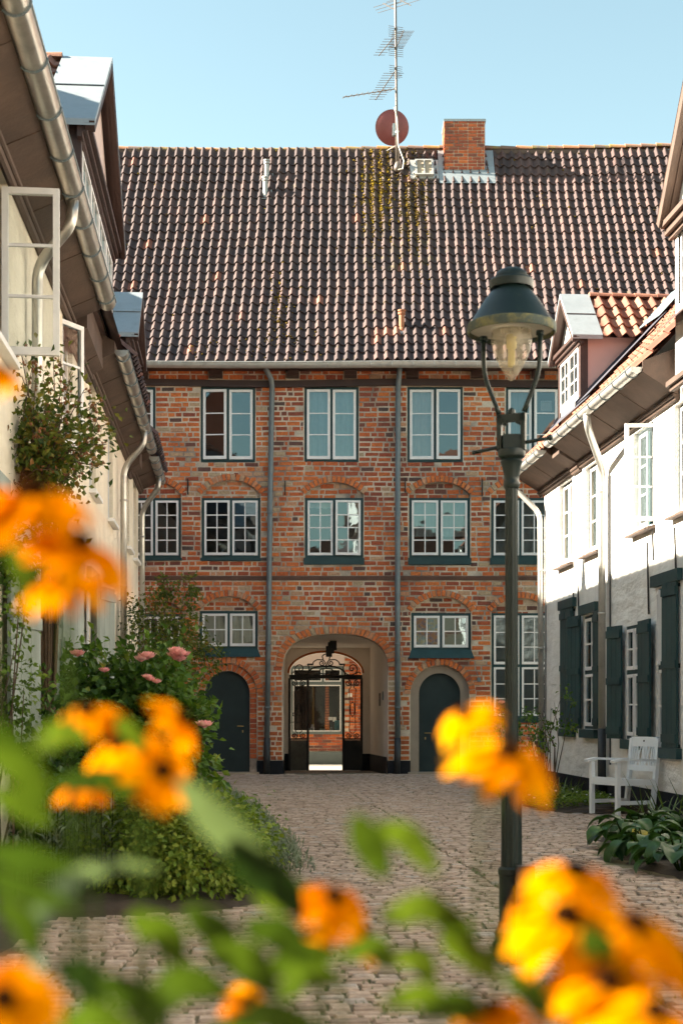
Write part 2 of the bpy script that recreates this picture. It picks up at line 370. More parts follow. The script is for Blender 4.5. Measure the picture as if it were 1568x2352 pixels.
# ------------------------------------------------------------------ windows
def window(root, loc, rz, w, h, ncase=2, px=1, pz=3, tiers=(1.0,), frame='green', sash='whitepaint', fw=.055, sw=.05,
           curtain=None, opened=None, glass='glass', bars=.022, room=True):
    """window frame (part) with casements, panes and curtain as sub-parts; origin at the bottom centre, -y is outside"""
    opened = opened or {}
    f = MB(); f.ring(-w / 2, w / 2, 0, h, fw, 0, .09)
    iw = w - 2 * fw; mul = .045; cw = (iw - mul * (ncase - 1)) / ncase
    zs = []; z = fw; ih = h - 2 * fw; trans = .05
    for q in tiers:
        hh = (ih - trans * (len(tiers) - 1)) * q; zs.append((z, z + hh)); z += hh + trans
    for i in range(1, ncase):
        x = -w / 2 + fw + i * cw + (i - 1) * mul; f.box(x, x + mul, .004, .08, fw, h - fw)
    for (a, b) in zs[1:]: 
        for i in range(ncase):
            x = -w / 2 + fw + i * (cw + mul); f.box(x, x + cw, .006, .085, a - trans, a)
    win = part(f, 'window', frame, root, loc=loc, rot=(0, 0, rz))
    gm = MT[glass]
    for ti, (za, zb) in enumerate(zs):
        pzz = pz[ti] if isinstance(pz, (list, tuple)) else pz
        for i in range(ncase):
            xa = -w / 2 + fw + i * (cw + mul); xb = xa + cw
            op = opened.get((ti, i)); ox = 0.0; kw = {}
            g = .004
            if op:
                ang, side = op; ox = xa if side == 'L' else xb
                kw = dict(loc=(ox, -.02, 0), rot=(0, 0, math.radians(ang)))
            m = MB(); m.ring(xa + g - ox, xb - g - ox, za + g, zb - g, sw, -.014, .03, sw * 1.25)
            ax, bx = xa + g + sw - ox, xb - g - sw - ox; az, bz = za + g + sw * 1.25, zb - g - sw
            for k in range(1, px):
                x = ax + (bx - ax) * k / px; m.box(x - bars / 2, x + bars / 2, -.004, .022, az, bz)
            for k in range(1, pzz):
                zz = az + (bz - az) * k / pzz
                for q in range(px):
                    x0 = ax + (bx - ax) * q / px + (bars / 2 if q else 0); x1 = ax + (bx - ax) * (q + 1) / px - (bars / 2 if q < px - 1 else 0)
                    m.box(x0, x1, -.003, .021, zz - bars / 2, zz + bars / 2)
            part(m, 'casement', sash, win, **kw)
            for a in range(px):
                for b in range(pzz):
                    p = MB(); j = .0015
                    xs0, xs1 = ax + (bx - ax) * a / px, ax + (bx - ax) * (a + 1) / px
                    z0, z1 = az + (bz - az) * b / pzz, az + (bz - az) * (b + 1) / pzz
                    q1, q2 = U(-j, j), U(-j, j)
                    p.add([(xs0, .008 + q1, z0), (xs1, .008 + q2, z0), (xs1, .008 - q1, z1), (xs0, .008 - q2, z1)], [(0, 1, 2, 3)])
                    part(p, 'pane', gm, win, **kw)
    if curtain:
        c = MB(); n = 24
        cm, q0, q1, qz = curtain if isinstance(curtain, tuple) else (curtain, 0, 1, 0)
        for i in range(int(n * q0), int(n * q1)):
            a = -w / 2 + .03 + (w - .06) * i / n; b = -w / 2 + .03 + (w - .06) * (i + 1) / n
            ya = .17 + .018 * math.sin(i * 1.7); yb = .17 + .018 * math.sin((i + 1) * 1.7)
            c.add([(a, ya, .03 + qz * h), (b, yb, .03 + qz * h), (b, yb, h - .03), (a, ya, h - .03)], [(0, 1, 2, 3)])
        part(c, 'curtain', cm, win)
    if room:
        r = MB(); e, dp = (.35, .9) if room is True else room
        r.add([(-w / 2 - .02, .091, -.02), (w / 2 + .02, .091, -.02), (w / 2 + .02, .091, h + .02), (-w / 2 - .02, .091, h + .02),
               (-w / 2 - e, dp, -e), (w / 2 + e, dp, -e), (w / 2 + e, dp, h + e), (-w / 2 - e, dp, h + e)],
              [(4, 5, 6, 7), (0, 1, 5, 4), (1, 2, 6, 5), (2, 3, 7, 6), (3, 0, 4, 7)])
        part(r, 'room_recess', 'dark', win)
    return win

# ------------------------------------------------------------------ gatehouse
gh = thing('brick_gatehouse', 'old red brick gatehouse with arched passage, blind arches and brown pantile roof', 'house', (0, YF, 0))
setorg(gh, (0, YF, 0))
class Hole:
    def __init__(s, x0, x1, yb, ys, yt, kind='seg', ring=0.0, depth=.1):
        s.x0, s.x1 = fx(x0), fx(x1); s.zb, s.zs, s.zt = fz(yb), fz(ys), fz(yt)
        s.kind, s.ring, s.depth = kind, ring, depth
        s.cx = (s.x0 + s.x1) / 2; s.hw = (s.x1 - s.x0) / 2; s.rise = s.zt - s.zs
    def arc(s, n=20, grow=0.0):
        if s.kind == 'rect': return [(s.x0, s.zt), (s.x1, s.zt)]
        P = []
        if s.kind == 'seg':
            Rr = (s.hw ** 2 + s.rise ** 2) / (2 * s.rise); cz = s.zt - Rr; a0 = math.asin(s.hw / Rr)
            for i in range(n + 1):
                a = -a0 + 2 * a0 * i / n; P.append((s.cx + (Rr + grow) * math.sin(a), cz + (Rr + grow) * math.cos(a)))
        else:
            for i in range(n + 1):
                a = math.pi * (1 - i / n); ex = .82 if s.kind == 'basket' else 1.0
                c_, s_ = math.cos(a), math.sin(a)
                P.append((s.cx + (s.hw + grow) * math.copysign(abs(c_) ** ex, c_), s.zs + (s.rise + grow) * abs(s_) ** ex))
        return P
    def outline(s): return [(s.x0, s.zb)] + s.arc() + [(s.x1, s.zb)]      # left foot, over the arch, right foot
    def span(s, z, grow=None):
        g = s.ring if grow is None else grow
        if z < s.zb: return None
        if s.kind == 'rect': return (s.x0, s.x1) if z < s.zt else None
        P = s.arc(40, g)
        if z <= P[0][1]:
            return (s.x0, s.x1)
        L = [p for p in P if p[1] >= z]
        return (min(p[0] for p in L), max(p[0] for p in L)) if L else None
H = {}
for i, (a, b) in enumerate(((235, 357), (461, 586), (699, 823), (935, 1062), (1161, 1285))): H['t%d' % i] = Hole(a, b, 1062, 890, 888, 'rect')
for i, (a, b, yb, yt) in enumerate(((292, 416, 1287, 1106), (463, 598, 1289, 1103), (700, 834, 1297, 1108), (939, 1079, 1298, 1107), (1127, 1262, 1296, 1107))):
    H['m%d' % i] = Hole(a, b, yb, 1136, yt, 'seg', .13)
H['g0'] = Hole(318, 420, 1530, 1406, 1380, 'seg', .13)
H['g1'] = Hole(458, 592, 1505, 1404, 1370, 'seg', .13)
H['g3'] = Hole(944, 1081, 1510, 1406, 1370, 'seg', .13)
H['g4'] = Hole(1128, 1262, 1655, 1406, 1374, 'seg', .13)
H['d1'] = Hole(452, 590, 1776, 1592, 1524, 'semi', .13, .1)
H['d3'] = Hole(942, 1077, 1776, 1595, 1528, 'semi', .13, .1)
H['gate'] = Hole(650, 890, 1776, 1532, 1456, 'basket', .15, .42)
ZP = fz(1747)                                            # top of the black plinth
# mortar face with openings
XA, XB, ZT = -7.4, 9.4, 8.32
m = MB()
outer = [(XA, ZP), (XA, ZT), (XB, ZT), (XB, ZP)]
def clipfoot(h):
    return [(x, max(z, ZP)) for x, z in h.outline()]
# openings that reach the plinth become notches in the outer contour
notch = sorted([H['d1'], H['gate'], H['d3']], key=lambda h: -h.cx)
contour = [(XA, ZP), (XA, ZT), (XB, ZT), (XB, ZP)]
for h in notch: contour += list(reversed(clipfoot(h)))
polys = [[Vector((x, z, 0)) for x, z in contour]]
for k, h in H.items():
    if h not in notch: polys.append([Vector((x, z, 0)) for x, z in h.outline()])
flat = [p for q in polys for p in q]
tri = geometry.tessellate_polygon(polys)
m.add([(p.x, YF, p.y) for p in flat], [tuple(t) for t in tri])
for k, h in H.items():
    o = h.outline(); n = len(o); zc = ZP if h in notch else -9
    for i in range(n if h not in notch else n - 1):
        (xa, za), (xb, zb) = o[i], o[(i + 1) % n]; za, zb = max(za, zc), max(zb, zc)
        if (xa, za) == (xb, zb): continue
        m.add([(xa, YF, za), (xb, YF, zb), (xb, YF + h.depth, zb), (xa, YF + h.depth, za)], [(0, 1, 2, 3)])
for k in ('m0', 'm1', 'm2', 'm3', 'm4', 'g0', 'g1', 'g3', 'g4'):     # recessed panels in the blind arches
    h = H[k]; A = h.arc(); zb = h.zs - .09
    m.add([(h.x0, YF + .09, zb)] + [(x, YF + .09, z) for x, z in A] + [(h.x1, YF + .09, zb)], [tuple(range(len(A) + 2))])
wall = part(m, 'wall', 'mortar', gh)
pl = MB()
edges = [XA] + [e for h in reversed(notch) for e in (h.x0, h.x1)] + [XB]
for i in range(0, len(edges), 2):
    pl = MB(); pl.box(edges[i], edges[i + 1], YF - .012, YF + .4, -.2, ZP); part(pl, 'plinth', 'plinth', gh)
wg = MB(); wg.box(-13, -5.3, 25.0, 29.9, -.2, 6.6); wg.add([(-13, 25, 6.6), (-13, 29.9, 6.6), (-9.2, 29.9, 9.2), (-9.2, 25, 9.2), (-5.3, 25, 6.6), (-5.3, 29.9, 6.6)], [(0, 1, 2, 3), (3, 2, 5, 4), (0, 3, 4), (1, 5, 2)]); part(wg, 'sun_blocking_wing', 'brick', gh)  # unseen wing added to keep the sun off the ground before the gatehouse
# bricks -------------------------------------------------------------------------------------------
bricks = []
def brick(x0, x1, z0, z1, y, new=False, tone=None):
    b = MB(); c = min(.007, (x1 - x0) * .2); j = lambda: U(-.006, .006); d = U(.005, .014)
    tt = (min(1, max(0, tone if tone is not None else R())), R(), R())
    b.add([(x0 + j(), y + .012, z0 + j()), (x1 + j(), y + .012, z0 + j()), (x1 + j(), y + .012, z1 + j()), (x0 + j(), y + .012, z1 + j()),
           (x0 + c + j(), y - d, z0 + c + j()), (x1 - c + j(), y - d + U(-.003, .003), z0 + c + j()), (x1 - c + j(), y - d, z1 - c + j()), (x0 + c + j(), y - d + U(-.003, .003), z1 - c + j())],
          [(4, 5, 6, 7), (0, 1, 5, 4), (1, 2, 6, 5), (2, 3, 7, 6), (3, 0, 4, 7)], tt)
    bricks.append(((x1 - x0) * (z1 - z0) * (1 if abs((x0 + x1) / 2) < 4.0 else .2), b, new))
CH = .1025
def lay(z0, z1, ivs, y, tone=0.0, ch=CH, newfn=None):
    n = max(1, int(round((z1 - z0) / ch))); ch = (z1 - z0) / n
    for r in range(n):
        za = z0 + r * ch; zb = za + ch - U(.015, .022); zm = (za + zb) / 2
        for (xa, xb) in ivs(zm):
            x = xa - (U(0, .25) if xa < -4.6 else 0); k = int(R() * 3)
            while x < xb - .03:
                L = (.262 if k % 3 else .128) * U(.86, 1.12); k += 1
                if R() < .1: L *= .65
                e = min(x + L, xb)
                if xb - e < .06: e = xb
                patch = math.sin(x * 2.3 + zm * 1.9) * math.sin(zm * 3.1 - x * 1.1) + math.sin(x * 5.1 - zm * 4.3) * .5
                if R() > (.012 if patch < 1.0 else .22):
                    nw = bool(newfn and newfn((x + e) / 2, zm))
                    t = min(1, max(0, random.gauss(.56 + tone + .26 * math.sin(x * .8 + zm * 1.1) * math.sin(zm * .7 - x * .3), .2)))
                    if R() < .022: t = U(0, .12)
                    elif R() < .05: t = U(.9, 1)
                    wv = (.011 * math.sin(x * 1.7 + r * .13) + U(-.004, .004)) if z0 + ch < zm < z1 - ch else 0.0; brick(x + U(0, .004), e - U(.012, .024), za + wv, zb + wv - U(0, .006), y, nw, t)
                x = e
XL, XR = -4.75, 4.75
def free(zm):
    cuts = []
    for h in H.values():
        s_ = h.span(zm)
        if s_: cuts.append((s_[0] - .004, s_[1] + .014))
    cuts.sort(); out = []; x = XL
    for a, b in cuts:
        if a > x + .05: out.append((x, a))
        x = max(x, b)
    if x < XR: out.append((x, XR))
    return out
def isnew(x, z): return z < fz(1590) and (fx(594) < x < fx(652) or fx(888) < x < fx(942)) and R() < .85
zbeam0, zbeam1 = fz(886), fz(873)
zsc0, zsc1 = fz(1333), fz(1323)
lay(ZP + .01, zsc0 - .005, free, YF, .08, newfn=isnew)
lay(zsc1 + .005, zbeam0 - .01, free, YF, -.03)
def band(zm):
    out = []; x = XL
    for a, b in ((325, 341), (481, 511), (659, 687), (791, 819), (933, 960), (1081, 1113), (1220, 1248)):
        out.append((x, fx(a) - .01)); x = fx(b) + .01
    out.append((x, XR)); return out
lay(zbeam1 + .008, fz(846), band, YF, .0)
for k in ('m0', 'm1', 'm2', 'm3', 'm4', 'g0', 'g1', 'g3', 'g4'):
    h = H[k]
    def inner(zm, h=h):
        s_ = h.span(zm, -.012); return [(s_[0] + .005, s_[1])] if s_ and zm < h.zt - .03 else []
    lay(h.zs - .08, h.zt - .005, inner, YF + .09, -.05)
def voussoirs(h, y=YF - .012, bw=.085, grow0=.004, t=None, new=False, tone=.05, both=True):
    t = t or h.ring; A = h.arc(80, grow0); B = h.arc(80, t)
    L = [0]
    for i in range(80): L.append(L[-1] + math.dist(A[i], A[i + 1]))
    n = int(L[-1] / bw)
    def at(P, l):
        for i in range(80):
            if L[i + 1] >= l or i == 79:
                q = (l - L[i]) / max(1e-6, L[i + 1] - L[i]); return (P[i][0] + (P[i + 1][0] - P[i][0]) * q, P[i][1] + (P[i + 1][1] - P[i][1]) * q)
    for k in range(n):
        a = L[-1] * k / n + .008; b = L[-1] * (k + 1) / n - .008
        q = [at(A, a), at(A, b), at(B, b), at(B, a)]; cx = sum(p[0] for p in q) / 4; cz = sum(p[1] for p in q) / 4
        d = U(.016, .028); s_ = .9
        mb = MB(); j = lambda: U(-.003, .003)
        mb.add([(p[0], y + .012, p[1]) for p in q] + [(cx + (p[0] - cx) * s_ + j(), y - d, cz + (p[1] - cz) * s_ + j()) for p in q],
               [(4, 5, 6, 7), (0, 1, 5, 4), (1, 2, 6, 5), (2, 3, 7, 6), (3, 0, 4, 7)], (min(1, max(0, random.gauss(.72 + tone, .12))), R() * .3, R()))
        bricks.append((.001, mb, new))
for k in ('m0', 'm1', 'm2', 'm3', 'm4', 'g0', 'g1', 'g3', 'g4', 'd1', 'd3'): voussoirs(H[k])
voussoirs(H['gate'], tone=.12)
bricks.sort(key=lambda q: -q[0])
for a, b, nw in bricks[:300]: part(b, 'brick', 'brick_new' if nw else 'brick', wall)
for nm, flag in (('brickwork', False), ('orange_brickwork', True)):
    J = MB()
    for a, b, nw in bricks[300:]:
        if nw == flag:
            o = len(J.v); J.v += b.v; J.t += b.t; J.f += [tuple(i + o for i in f) for f in b.f]
    part(J, nm, 'brick_new' if flag else 'brick', wall, kind='stuff')
# timber beam, beam ends, string course
b = MB(); n = 40
for i in range(n):
    xa = XA + (XB - XA) * i / n; xb = XA + (XB - XA) * (i + 1) / n
    za = .02 * math.sin(xa * 1.1); zb_ = .02 * math.sin(xb * 1.1)
    b.add([(xa, YF - .07, zbeam0 - .02 + za), (xb, YF - .07, zbeam0 - .02 + zb_), (xb, YF + .05, zbeam0 - .02 + zb_), (xa, YF + .05, zbeam0 - .02 + za),
           (xa, YF - .055, zbeam1 + za), (xb, YF - .055, zbeam1 + zb_), (xb, YF + .05, zbeam1 + zb_), (xa, YF + .05, zbeam1 + za)],
          [(0, 3, 2, 1), (4, 5, 6, 7), (0, 1, 5, 4), (2, 3, 7, 6)])
part(b, 'timber_beam', 'brown', gh)
for (a, c) in ((325, 341), (481, 511), (659, 687), (791, 819), (933, 960), (1081, 1113), (1220, 1248)):
    x0, x1 = fx(a), fx(c); e = MB(); e.box(x0, x1, YF - .1, YF + .1, zbeam1 + .03, fz(848)); e.box(x0 + .01, x1 - .01, YF - .13, YF - .1, zbeam1 + .09, fz(848) - .02)
    part(e, 'beam_end', 'brown', gh)
s_ = MB()
for (ya, yb, d) in ((1323, 1326.5, .05), (1326.5, 1330, .035), (1330, 1333, .02)): s_.box(XL, XR, YF - d, YF + .02, fz(yb), fz(ya) - .002)
part(s_, 'string_course', 'brownred', gh)
for (x, y0, y1, l) in ((655, 1105, 1137, .0), (1106, 1100, 1140, .3), (432, 1100, 1136, .1), (930, 1098, 1132, .0)):
    a = MB(); a.beam((fx(x), YF - .02, fz(y1)), (fx(x) + .02 * l, YF - .045, fz(y0)), .022, .03, (0, 1, 0)); part(a, 'wall_anchor', 'iron', gh)
# windows of the gatehouse
def gwin(k, y0, y1, dy, **kw):
    h = H[k]; return window(gh, (h.cx, YF + dy, fz(y1)), 0, h.x1 - h.x0 - .004, fz(y0) - fz(y1), **kw)
for i, cur in enumerate((None, None, 'curt_blue', ('curt_white', 0, .5, 0), ('curt_blue', 0, .5, 0))):
    gwin('t%d' % i, 889, 1060, .03, px=1, pz=3, curtain=cur, fw=.045, opened={1: {(0, 0): (-4, 'L')}, 3: {(0, 1): (2.5, 'R')}, 4: {(0, 1): (3, 'R')}, 2: {(0, 0): (-1.2, 'L')}}.get(i))
for i, cur in enumerate((None, None, ('curt_white', 0, .5, .82), ('curt_blue', 0, 1, .35), 'curt_grey')):
    h = H['m%d' % i]; gwin('m%d' % i, 1143, 1281, .045, px=2, pz=4, curtain=cur, fw=.05, sw=.042, bars=.022, opened={2: {(0, 1): (7, 'R')}, 1: {(0, 0): (-1.5, 'L')}, 3: {(0, 0): (-1, 'L')}}.get(i))
    s_ = MB(); d = .02 if i < 2 else .1
    s_.box(h.x0 - .02, h.x1 + .02, YF - .045, YF + .1, fz(1282 + (6 if i < 2 else 15)), fz(1282) + .002); part(s_, 'window_sill', 'green', gh)
for k, cur, y0, y1 in (('g1', 'curt_beige', 1403, 1490), ('g3', ('curt_pattern', 0, .5, 0), 1408, 1493), ('g0', None, 1410, 1522)):
    h = H[k]; gwin(k, y0, y1, .045, px=2, pz=2, curtain=cur, fw=.05, sw=.045)
    s_ = MB(); x0, x1 = h.x0 - .06, h.x1 + .06; za, zb_ = fz(y1) + .003, fz(y1 + 19)
    s_.add([(h.x0, YF - .02, za), (h.x1, YF - .02, za), (x1, YF - .09, zb_), (x0, YF - .09, zb_), (x0, YF + .09, zb_), (x1, YF + .09, zb_), (h.x0, YF + .09, za), (h.x1, YF + .09, za)],
           [(0, 3, 2, 1), (3, 4, 5, 2), (0, 1, 7, 6), (0, 6, 4, 3), (1, 2, 5, 7)]); part(s_, 'window_sill', 'green', gh)
gwin('g4', 1408, 1650, .045, px=2, pz=3, tiers=(.5, .5), curtain=('curt_grey', 0, 1, .55), fw=.045, sw=.042)
s_ = MB(); s_.box(H['g4'].x0 - .03, H['g4'].x1 + .03, YF - .05, YF + .1, fz(1660), fz(1650)); part(s_, 'window_sill', 'green', gh)
vn = MB(); x0_, x1_, z0_, z1_ = fx(1243), fx(1268), fz(941), fz(918); vn.ring(x0_, x1_, z0_, z1_, .02, YF + .12, YF + .2); vn.box(x0_ + .02, x1_ - .02, YF + .17, YF + .19, z0_ + .02, z1_ - .02)
for i in range(1, 9): vn.box(x0_ + .02, x1_ - .02, YF + .13, YF + .14, z0_ + .02 + i * .018, z0_ + .026 + i * .018)
part(vn, 'ventilator', 'whitepaint', gh)
# arched doors
for k, (l0, l1, lt), mat, hx in (('d1', (470, 573, 1541), 'brick', 1), ('d3', (962, 1057, 1546), 'stone', -1)):
    h = H[k]; leaf = Hole(l0, l1, 1770, lt + (l1 - l0) / 2, lt, 'semi'); o1 = h.outline(); o2 = leaf.outline(); sr = MB()
    a1 = h.arc(30, -.002); a2 = leaf.arc(30); zb = .02
    P1 = [(a1[0][0], zb)] + a1 + [(a1[-1][0], zb)]; P2 = [(a2[0][0], zb)] + a2 + [(a2[-1][0], zb)]
    n = len(P1)
    sr.add([(x, YF + .06, z) for x, z in P1] + [(x, YF + .06, z) for x, z in P2] + [(x, YF + .16, z) for x, z in P2],
           [(i, i + 1, n + i + 1, n + i) for i in range(n - 1)] + [(n + i, n + i + 1, 2 * n + i + 1, 2 * n + i) for i in range(n - 1)])
    sd = part(sr, 'door_surround', 'stone' if k == 'd3' else 'mortar', gh)
    if k == 'd1':
        for sgn, X0, X1 in ((0, P1[0][0], P2[0][0]), (1, P2[-1][0], P1[-1][0])):
            z = .3
            while z < leaf.zs:
                q = MB(); q.cur = (U(.2, .7), 1, R()); q.box(X0 + .008, X1 - .008, YF + .048, YF + .062, z, z + .085); part(q, 'brick', 'brick', sd); z += CH
        old = len(bricks); leaf.ring = .13; voussoirs(leaf, y=YF + .058, t=.14, tone=-.1)
        for a, b, nw in bricks[old:]: part(b, 'brick', 'brick', sd)
    d = MB(); P3 = [(x, z) for x, z in P2]
    d.add([(x, YF + .15, z) for x, z in P3], [tuple(range(len(P3)))[::-1]])
    z0 = P3[0][1]
    for i in range(1, 6):                                      # thin board joints as real grooves between proud boards
        x = leaf.x0 + (leaf.x1 - leaf.x0) * i / 6
    dr = part(d, 'door', 'door', gh)
    xh = leaf.cx + hx * leaf.hw * .68; hd = MB(); zz = fz(1668 if k == 'd1' else 1684)
    hd.tube([(xh, YF + .15, zz), (xh, YF + .09, zz), (xh - hx * .11, YF + .088, zz + .004)], .009, 8); hd.lathe([(.022, 0), (.022, .012)], (xh, YF + .14, zz - .006), 10)
    hd.box(xh - .012, xh + .012, YF + .142, YF + .15, zz - .13, zz - .08)
    part(hd, 'door_handle', 'post', dr)
    st = MB(); st.box(h.x0 - .05, h.x1 + .05, YF - .22, YF + .14, -.1, .025); part(st, 'doorstep', 'stone', gh)
mt = MB(); mt.box(fx(1095), fx(1103), YF - .05, YF - .01, fz(1566), fz(1556)); mt.tube([(fx(1098), YF - .03, fz(1556)), (fx(1092), YF - .03, fz(1540))], .006, 6); part(mt, 'bell_box', 'pipe', gh)
# downpipes
def ringjoint(mb, p, r): mb.lathe([(r, -.015), (r, .015)], p, 12)
for (P, yd) in (([(612, 846), (613, 858), (624, 876), (625.5, 890), (622, 1100), (618, 1400), (614, 1695)], 1695), ([(916, 846), (915, 870), (913.5, 890), (912.5, 1100), (912, 1400), (912, 1695)], 1695)):
    t = MB(); t.tube([(fx(x), YF - .13 - (.22 if y < 860 else .1 if y < 880 else 0), fz(y)) for x, y in P], .056, 12)
    for y in (1180, 1365, 1480, 1625):
        for (xa, ya), (xb, yb) in zip(P, P[1:]):
            if ya <= y <= yb: ringjoint(t, (fx(xa + (xb - xa) * (y - ya) / (yb - ya)), YF - .13, fz(y)), .064)
    o = part(t, 'downpipe', 'pipe', gh, True)
    t = MB(); t.tube([(fx(P[-1][0]), YF - .13, fz(1695)), (fx(P[-1][0] - 1), YF - .13, -.02)], .066, 12); part(t, 'standpipe', 'pipedark', gh, True)
# roof -------------------------------------------------------------------------------------------
E0 = Vector((29.5, 8.24)); E1 = Vector((34.4, 14.32))       # (Y, Z) at the eaves and at the ridge
t0, t1 = math.radians(44.5), math.radians(57)
def inter():                                               # control point of the roof curve
    a, b = math.tan(t0), math.tan(t1); Yc = (E1.y - E0.y + a * E0.x - b * E1.x) / (a - b); return Vector((Yc, E0.y + a * (Yc - E0.x)))
EC = inter()
def rcurve(q): return E0 * (1 - q) ** 2 + EC * 2 * q * (1 - q) + E1 * q * q
_N = 400; _L = [0.0]
for i in range(_N): _L.append(_L[-1] + (rcurve((i + 1) / _N) - rcurve(i / _N)).length)
RLEN = _L[-1]
def rpt(s):
    if s <= 0: d = (rcurve(.01) - E0).normalized(); return E0 + d * s, d
    i = min(_N - 1, max(0, next((k for k in range(_N) if _L[k + 1] >= s), _N - 1)))
    q = (i + (s - _L[i]) / (_L[i + 1] - _L[i])) / _N; d = (rcurve(min(1, q + .01)) - rcurve(max(0, q - .01))).normalized(); return rcurve(q), d
NR = 26; G = RLEN / NR; TW = .198
def prof(q):                                               # pantile cross section over one tile width
    return .060 * math.exp(-((q - .62) / .22) ** 2) - .010 * math.sin(math.pi * min(1, q / .5)) * (q < .5)
QS = [0, .14, .28, .42, .52, .6, .68, .76, .86, 1.0]
def tile(o, ax, up, nr, w, g, tone, lift=.042, lap=.05, th=.022):
    """one pantile: o lower left corner, ax across, up along the slope, nr normal"""
    b = MB(); vs = []; n = len(QS); tw = U(-.006, .006); j = U(-.004, .004)
    for (s_, l) in ((-lap, lift), (g * .5, lift * .55), (g, .004)):
        for q in QS: vs.append(o + ax * (q * w * 1.02 + (tw if s_ < 0 else 0)) + up * (s_ + j) + nr * (prof(q) + l))
    base = vs[:n]; vs += [p - nr * th for p in base]
    fs = [(r * n + i, r * n + i + 1, (r + 1) * n + i + 1, (r + 1) * n + i) for r in range(2) for i in range(n - 1)]
    fs += [(3 * n + i, 3 * n + i + 1, i + 1, i) for i in range(n - 1)]
    b.add(vs, fs, tone); return b
rd = MB()                                                  # decking under the tiles, rear slope and gable ends
for i in range(12):
    a, _ = rpt(RLEN * i / 12); c, _ = rpt(RLEN * (i + 1) / 12)
    rd.add([(XA, a.x + .03, a.y - .03), (XB, a.x + .03, a.y - .03), (XB, c.x + .03, c.y - .03), (XA, c.x + .03, c.y - .03)], [(0, 1, 2, 3)])
rd.add([(XA, E1.x + .03, E1.y - .03), (XB, E1.x + .03, E1.y - .03), (XB, 37.7, 8.3), (XA, 37.7, 8.3)], [(0, 1, 2, 3)])
for X in (XA, XB):
    P = [rpt(RLEN * i / 12)[0] for i in range(13)]
    rd.add([(X, p.x + .03, p.y - .04) for p in P] + [(X, 37.7, 8.3), (X, 37.7, -.2), (X, YF + .01, -.2), (X, YF + .01, 8.2)], [tuple(range(17))])
roof = part(rd, 'roof', 'brown', gh)
bw = MB(); bw.box(XA, fx(640), 37.1, 37.4, -.2, 8.3); bw.box(fx(880), XB, 37.1, 37.4, -.2, 8.3); bw.box(fx(640), fx(880), 37.1, 37.4, 2.9, 8.3); part(bw, 'rear_wall', 'mortar', gh)
tiles = []
X0 = -5.75; NC = int((8.4 - X0) / TW)
chx0, chx1 = fx(1018, 33.9), fx(1136, 33.9)
for r in range(NR):
    p, d = rpt(r * G); nr = Vector((0, -d.y, d.x)); up = Vector((0, d.x, d.y))
    off = .012 * math.sin(r * .9) + .002 * r
    for c in range(NC):
        X = X0 + c * TW + off + U(-.003, .003); sag = .028 * math.sin(X * .55 + r * .12) + .010 * math.sin(X * 1.7 - r * .15)
        if r >= NR - 5 and chx0 - .15 < X < chx1 - .12 and r > NR - 4: pass
        o = Vector((X, p.x, p.y)) + nr * (sag + U(-.005, .005))
        px_, py_ = CX + F * X / p.x, HY - F * (p.y - EYE) / p.x
        t = min(.9, max(0, random.gauss(.42 + (.22 if px_ > 1100 else 0), .2)))
        if R() < .012: t = U(.93, 1)
        if 838 < px_ < 905 and 770 < py_ < 800 and R() < .6: t = 1
        wet = .9 if (810 < px_ < 975 and py_ < 640) else R() * .5
        tiles.append((r, tile(o, Vector((1, 0, 0)), up, nr, TW, G, (t, wet, R()))))
tiles.sort(key=lambda q: q[0])
vis = [q for q in tiles if -4.4 < q[1].v[0][0] < 4.6][:300]; ids = set(id(q[1]) for q in vis)
for r, b in vis: autosmooth(part(b, 'roof_tile', 'tile', roof), 50)
J = MB()
for r, b in tiles:
    if id(b) in ids: continue
    o = len(J.v); J.v += b.v; J.t += b.t; J.f += [tuple(i + o for i in f) for f in b.f]
autosmooth(part(J, 'tiling', 'tile', roof, kind='stuff'), 50)
# ridge tiles
X = -6.0
while X < 8.6:
    L = .36; b = MB(); n = 9; vs = []
    dz = .03 * math.sin(X * .7) + (.0 if X < 3.6 else (X - 3.6) * .03)
    for (xx, rr) in ((X - .02, .112), (X + L, .09)):
        for k in range(n):
            a = math.pi * (k / (n - 1)); vs.append((xx, E1.x + .02 + rr * math.cos(a), E1.y - .02 + dz + rr * .95 * math.sin(a)))
    fs = [(k, k + 1, n + k + 1, n + k) for k in range(n - 1)] + [tuple(range(n)), tuple(range(n, 2 * n))[::-1]]
    b.add(vs, fs, (R(), R(), R())); autosmooth(part(b, 'ridge_tile', 'ridge', roof), 50); X += L
# mortar bedding below the ridge tiles
b = MB(); b.box(-6, 8.6, E1.x - .09, E1.x + .12, E1.y - .12, E1.y - .02); part(b, 'ridge_bedding', 'soffit', roof)
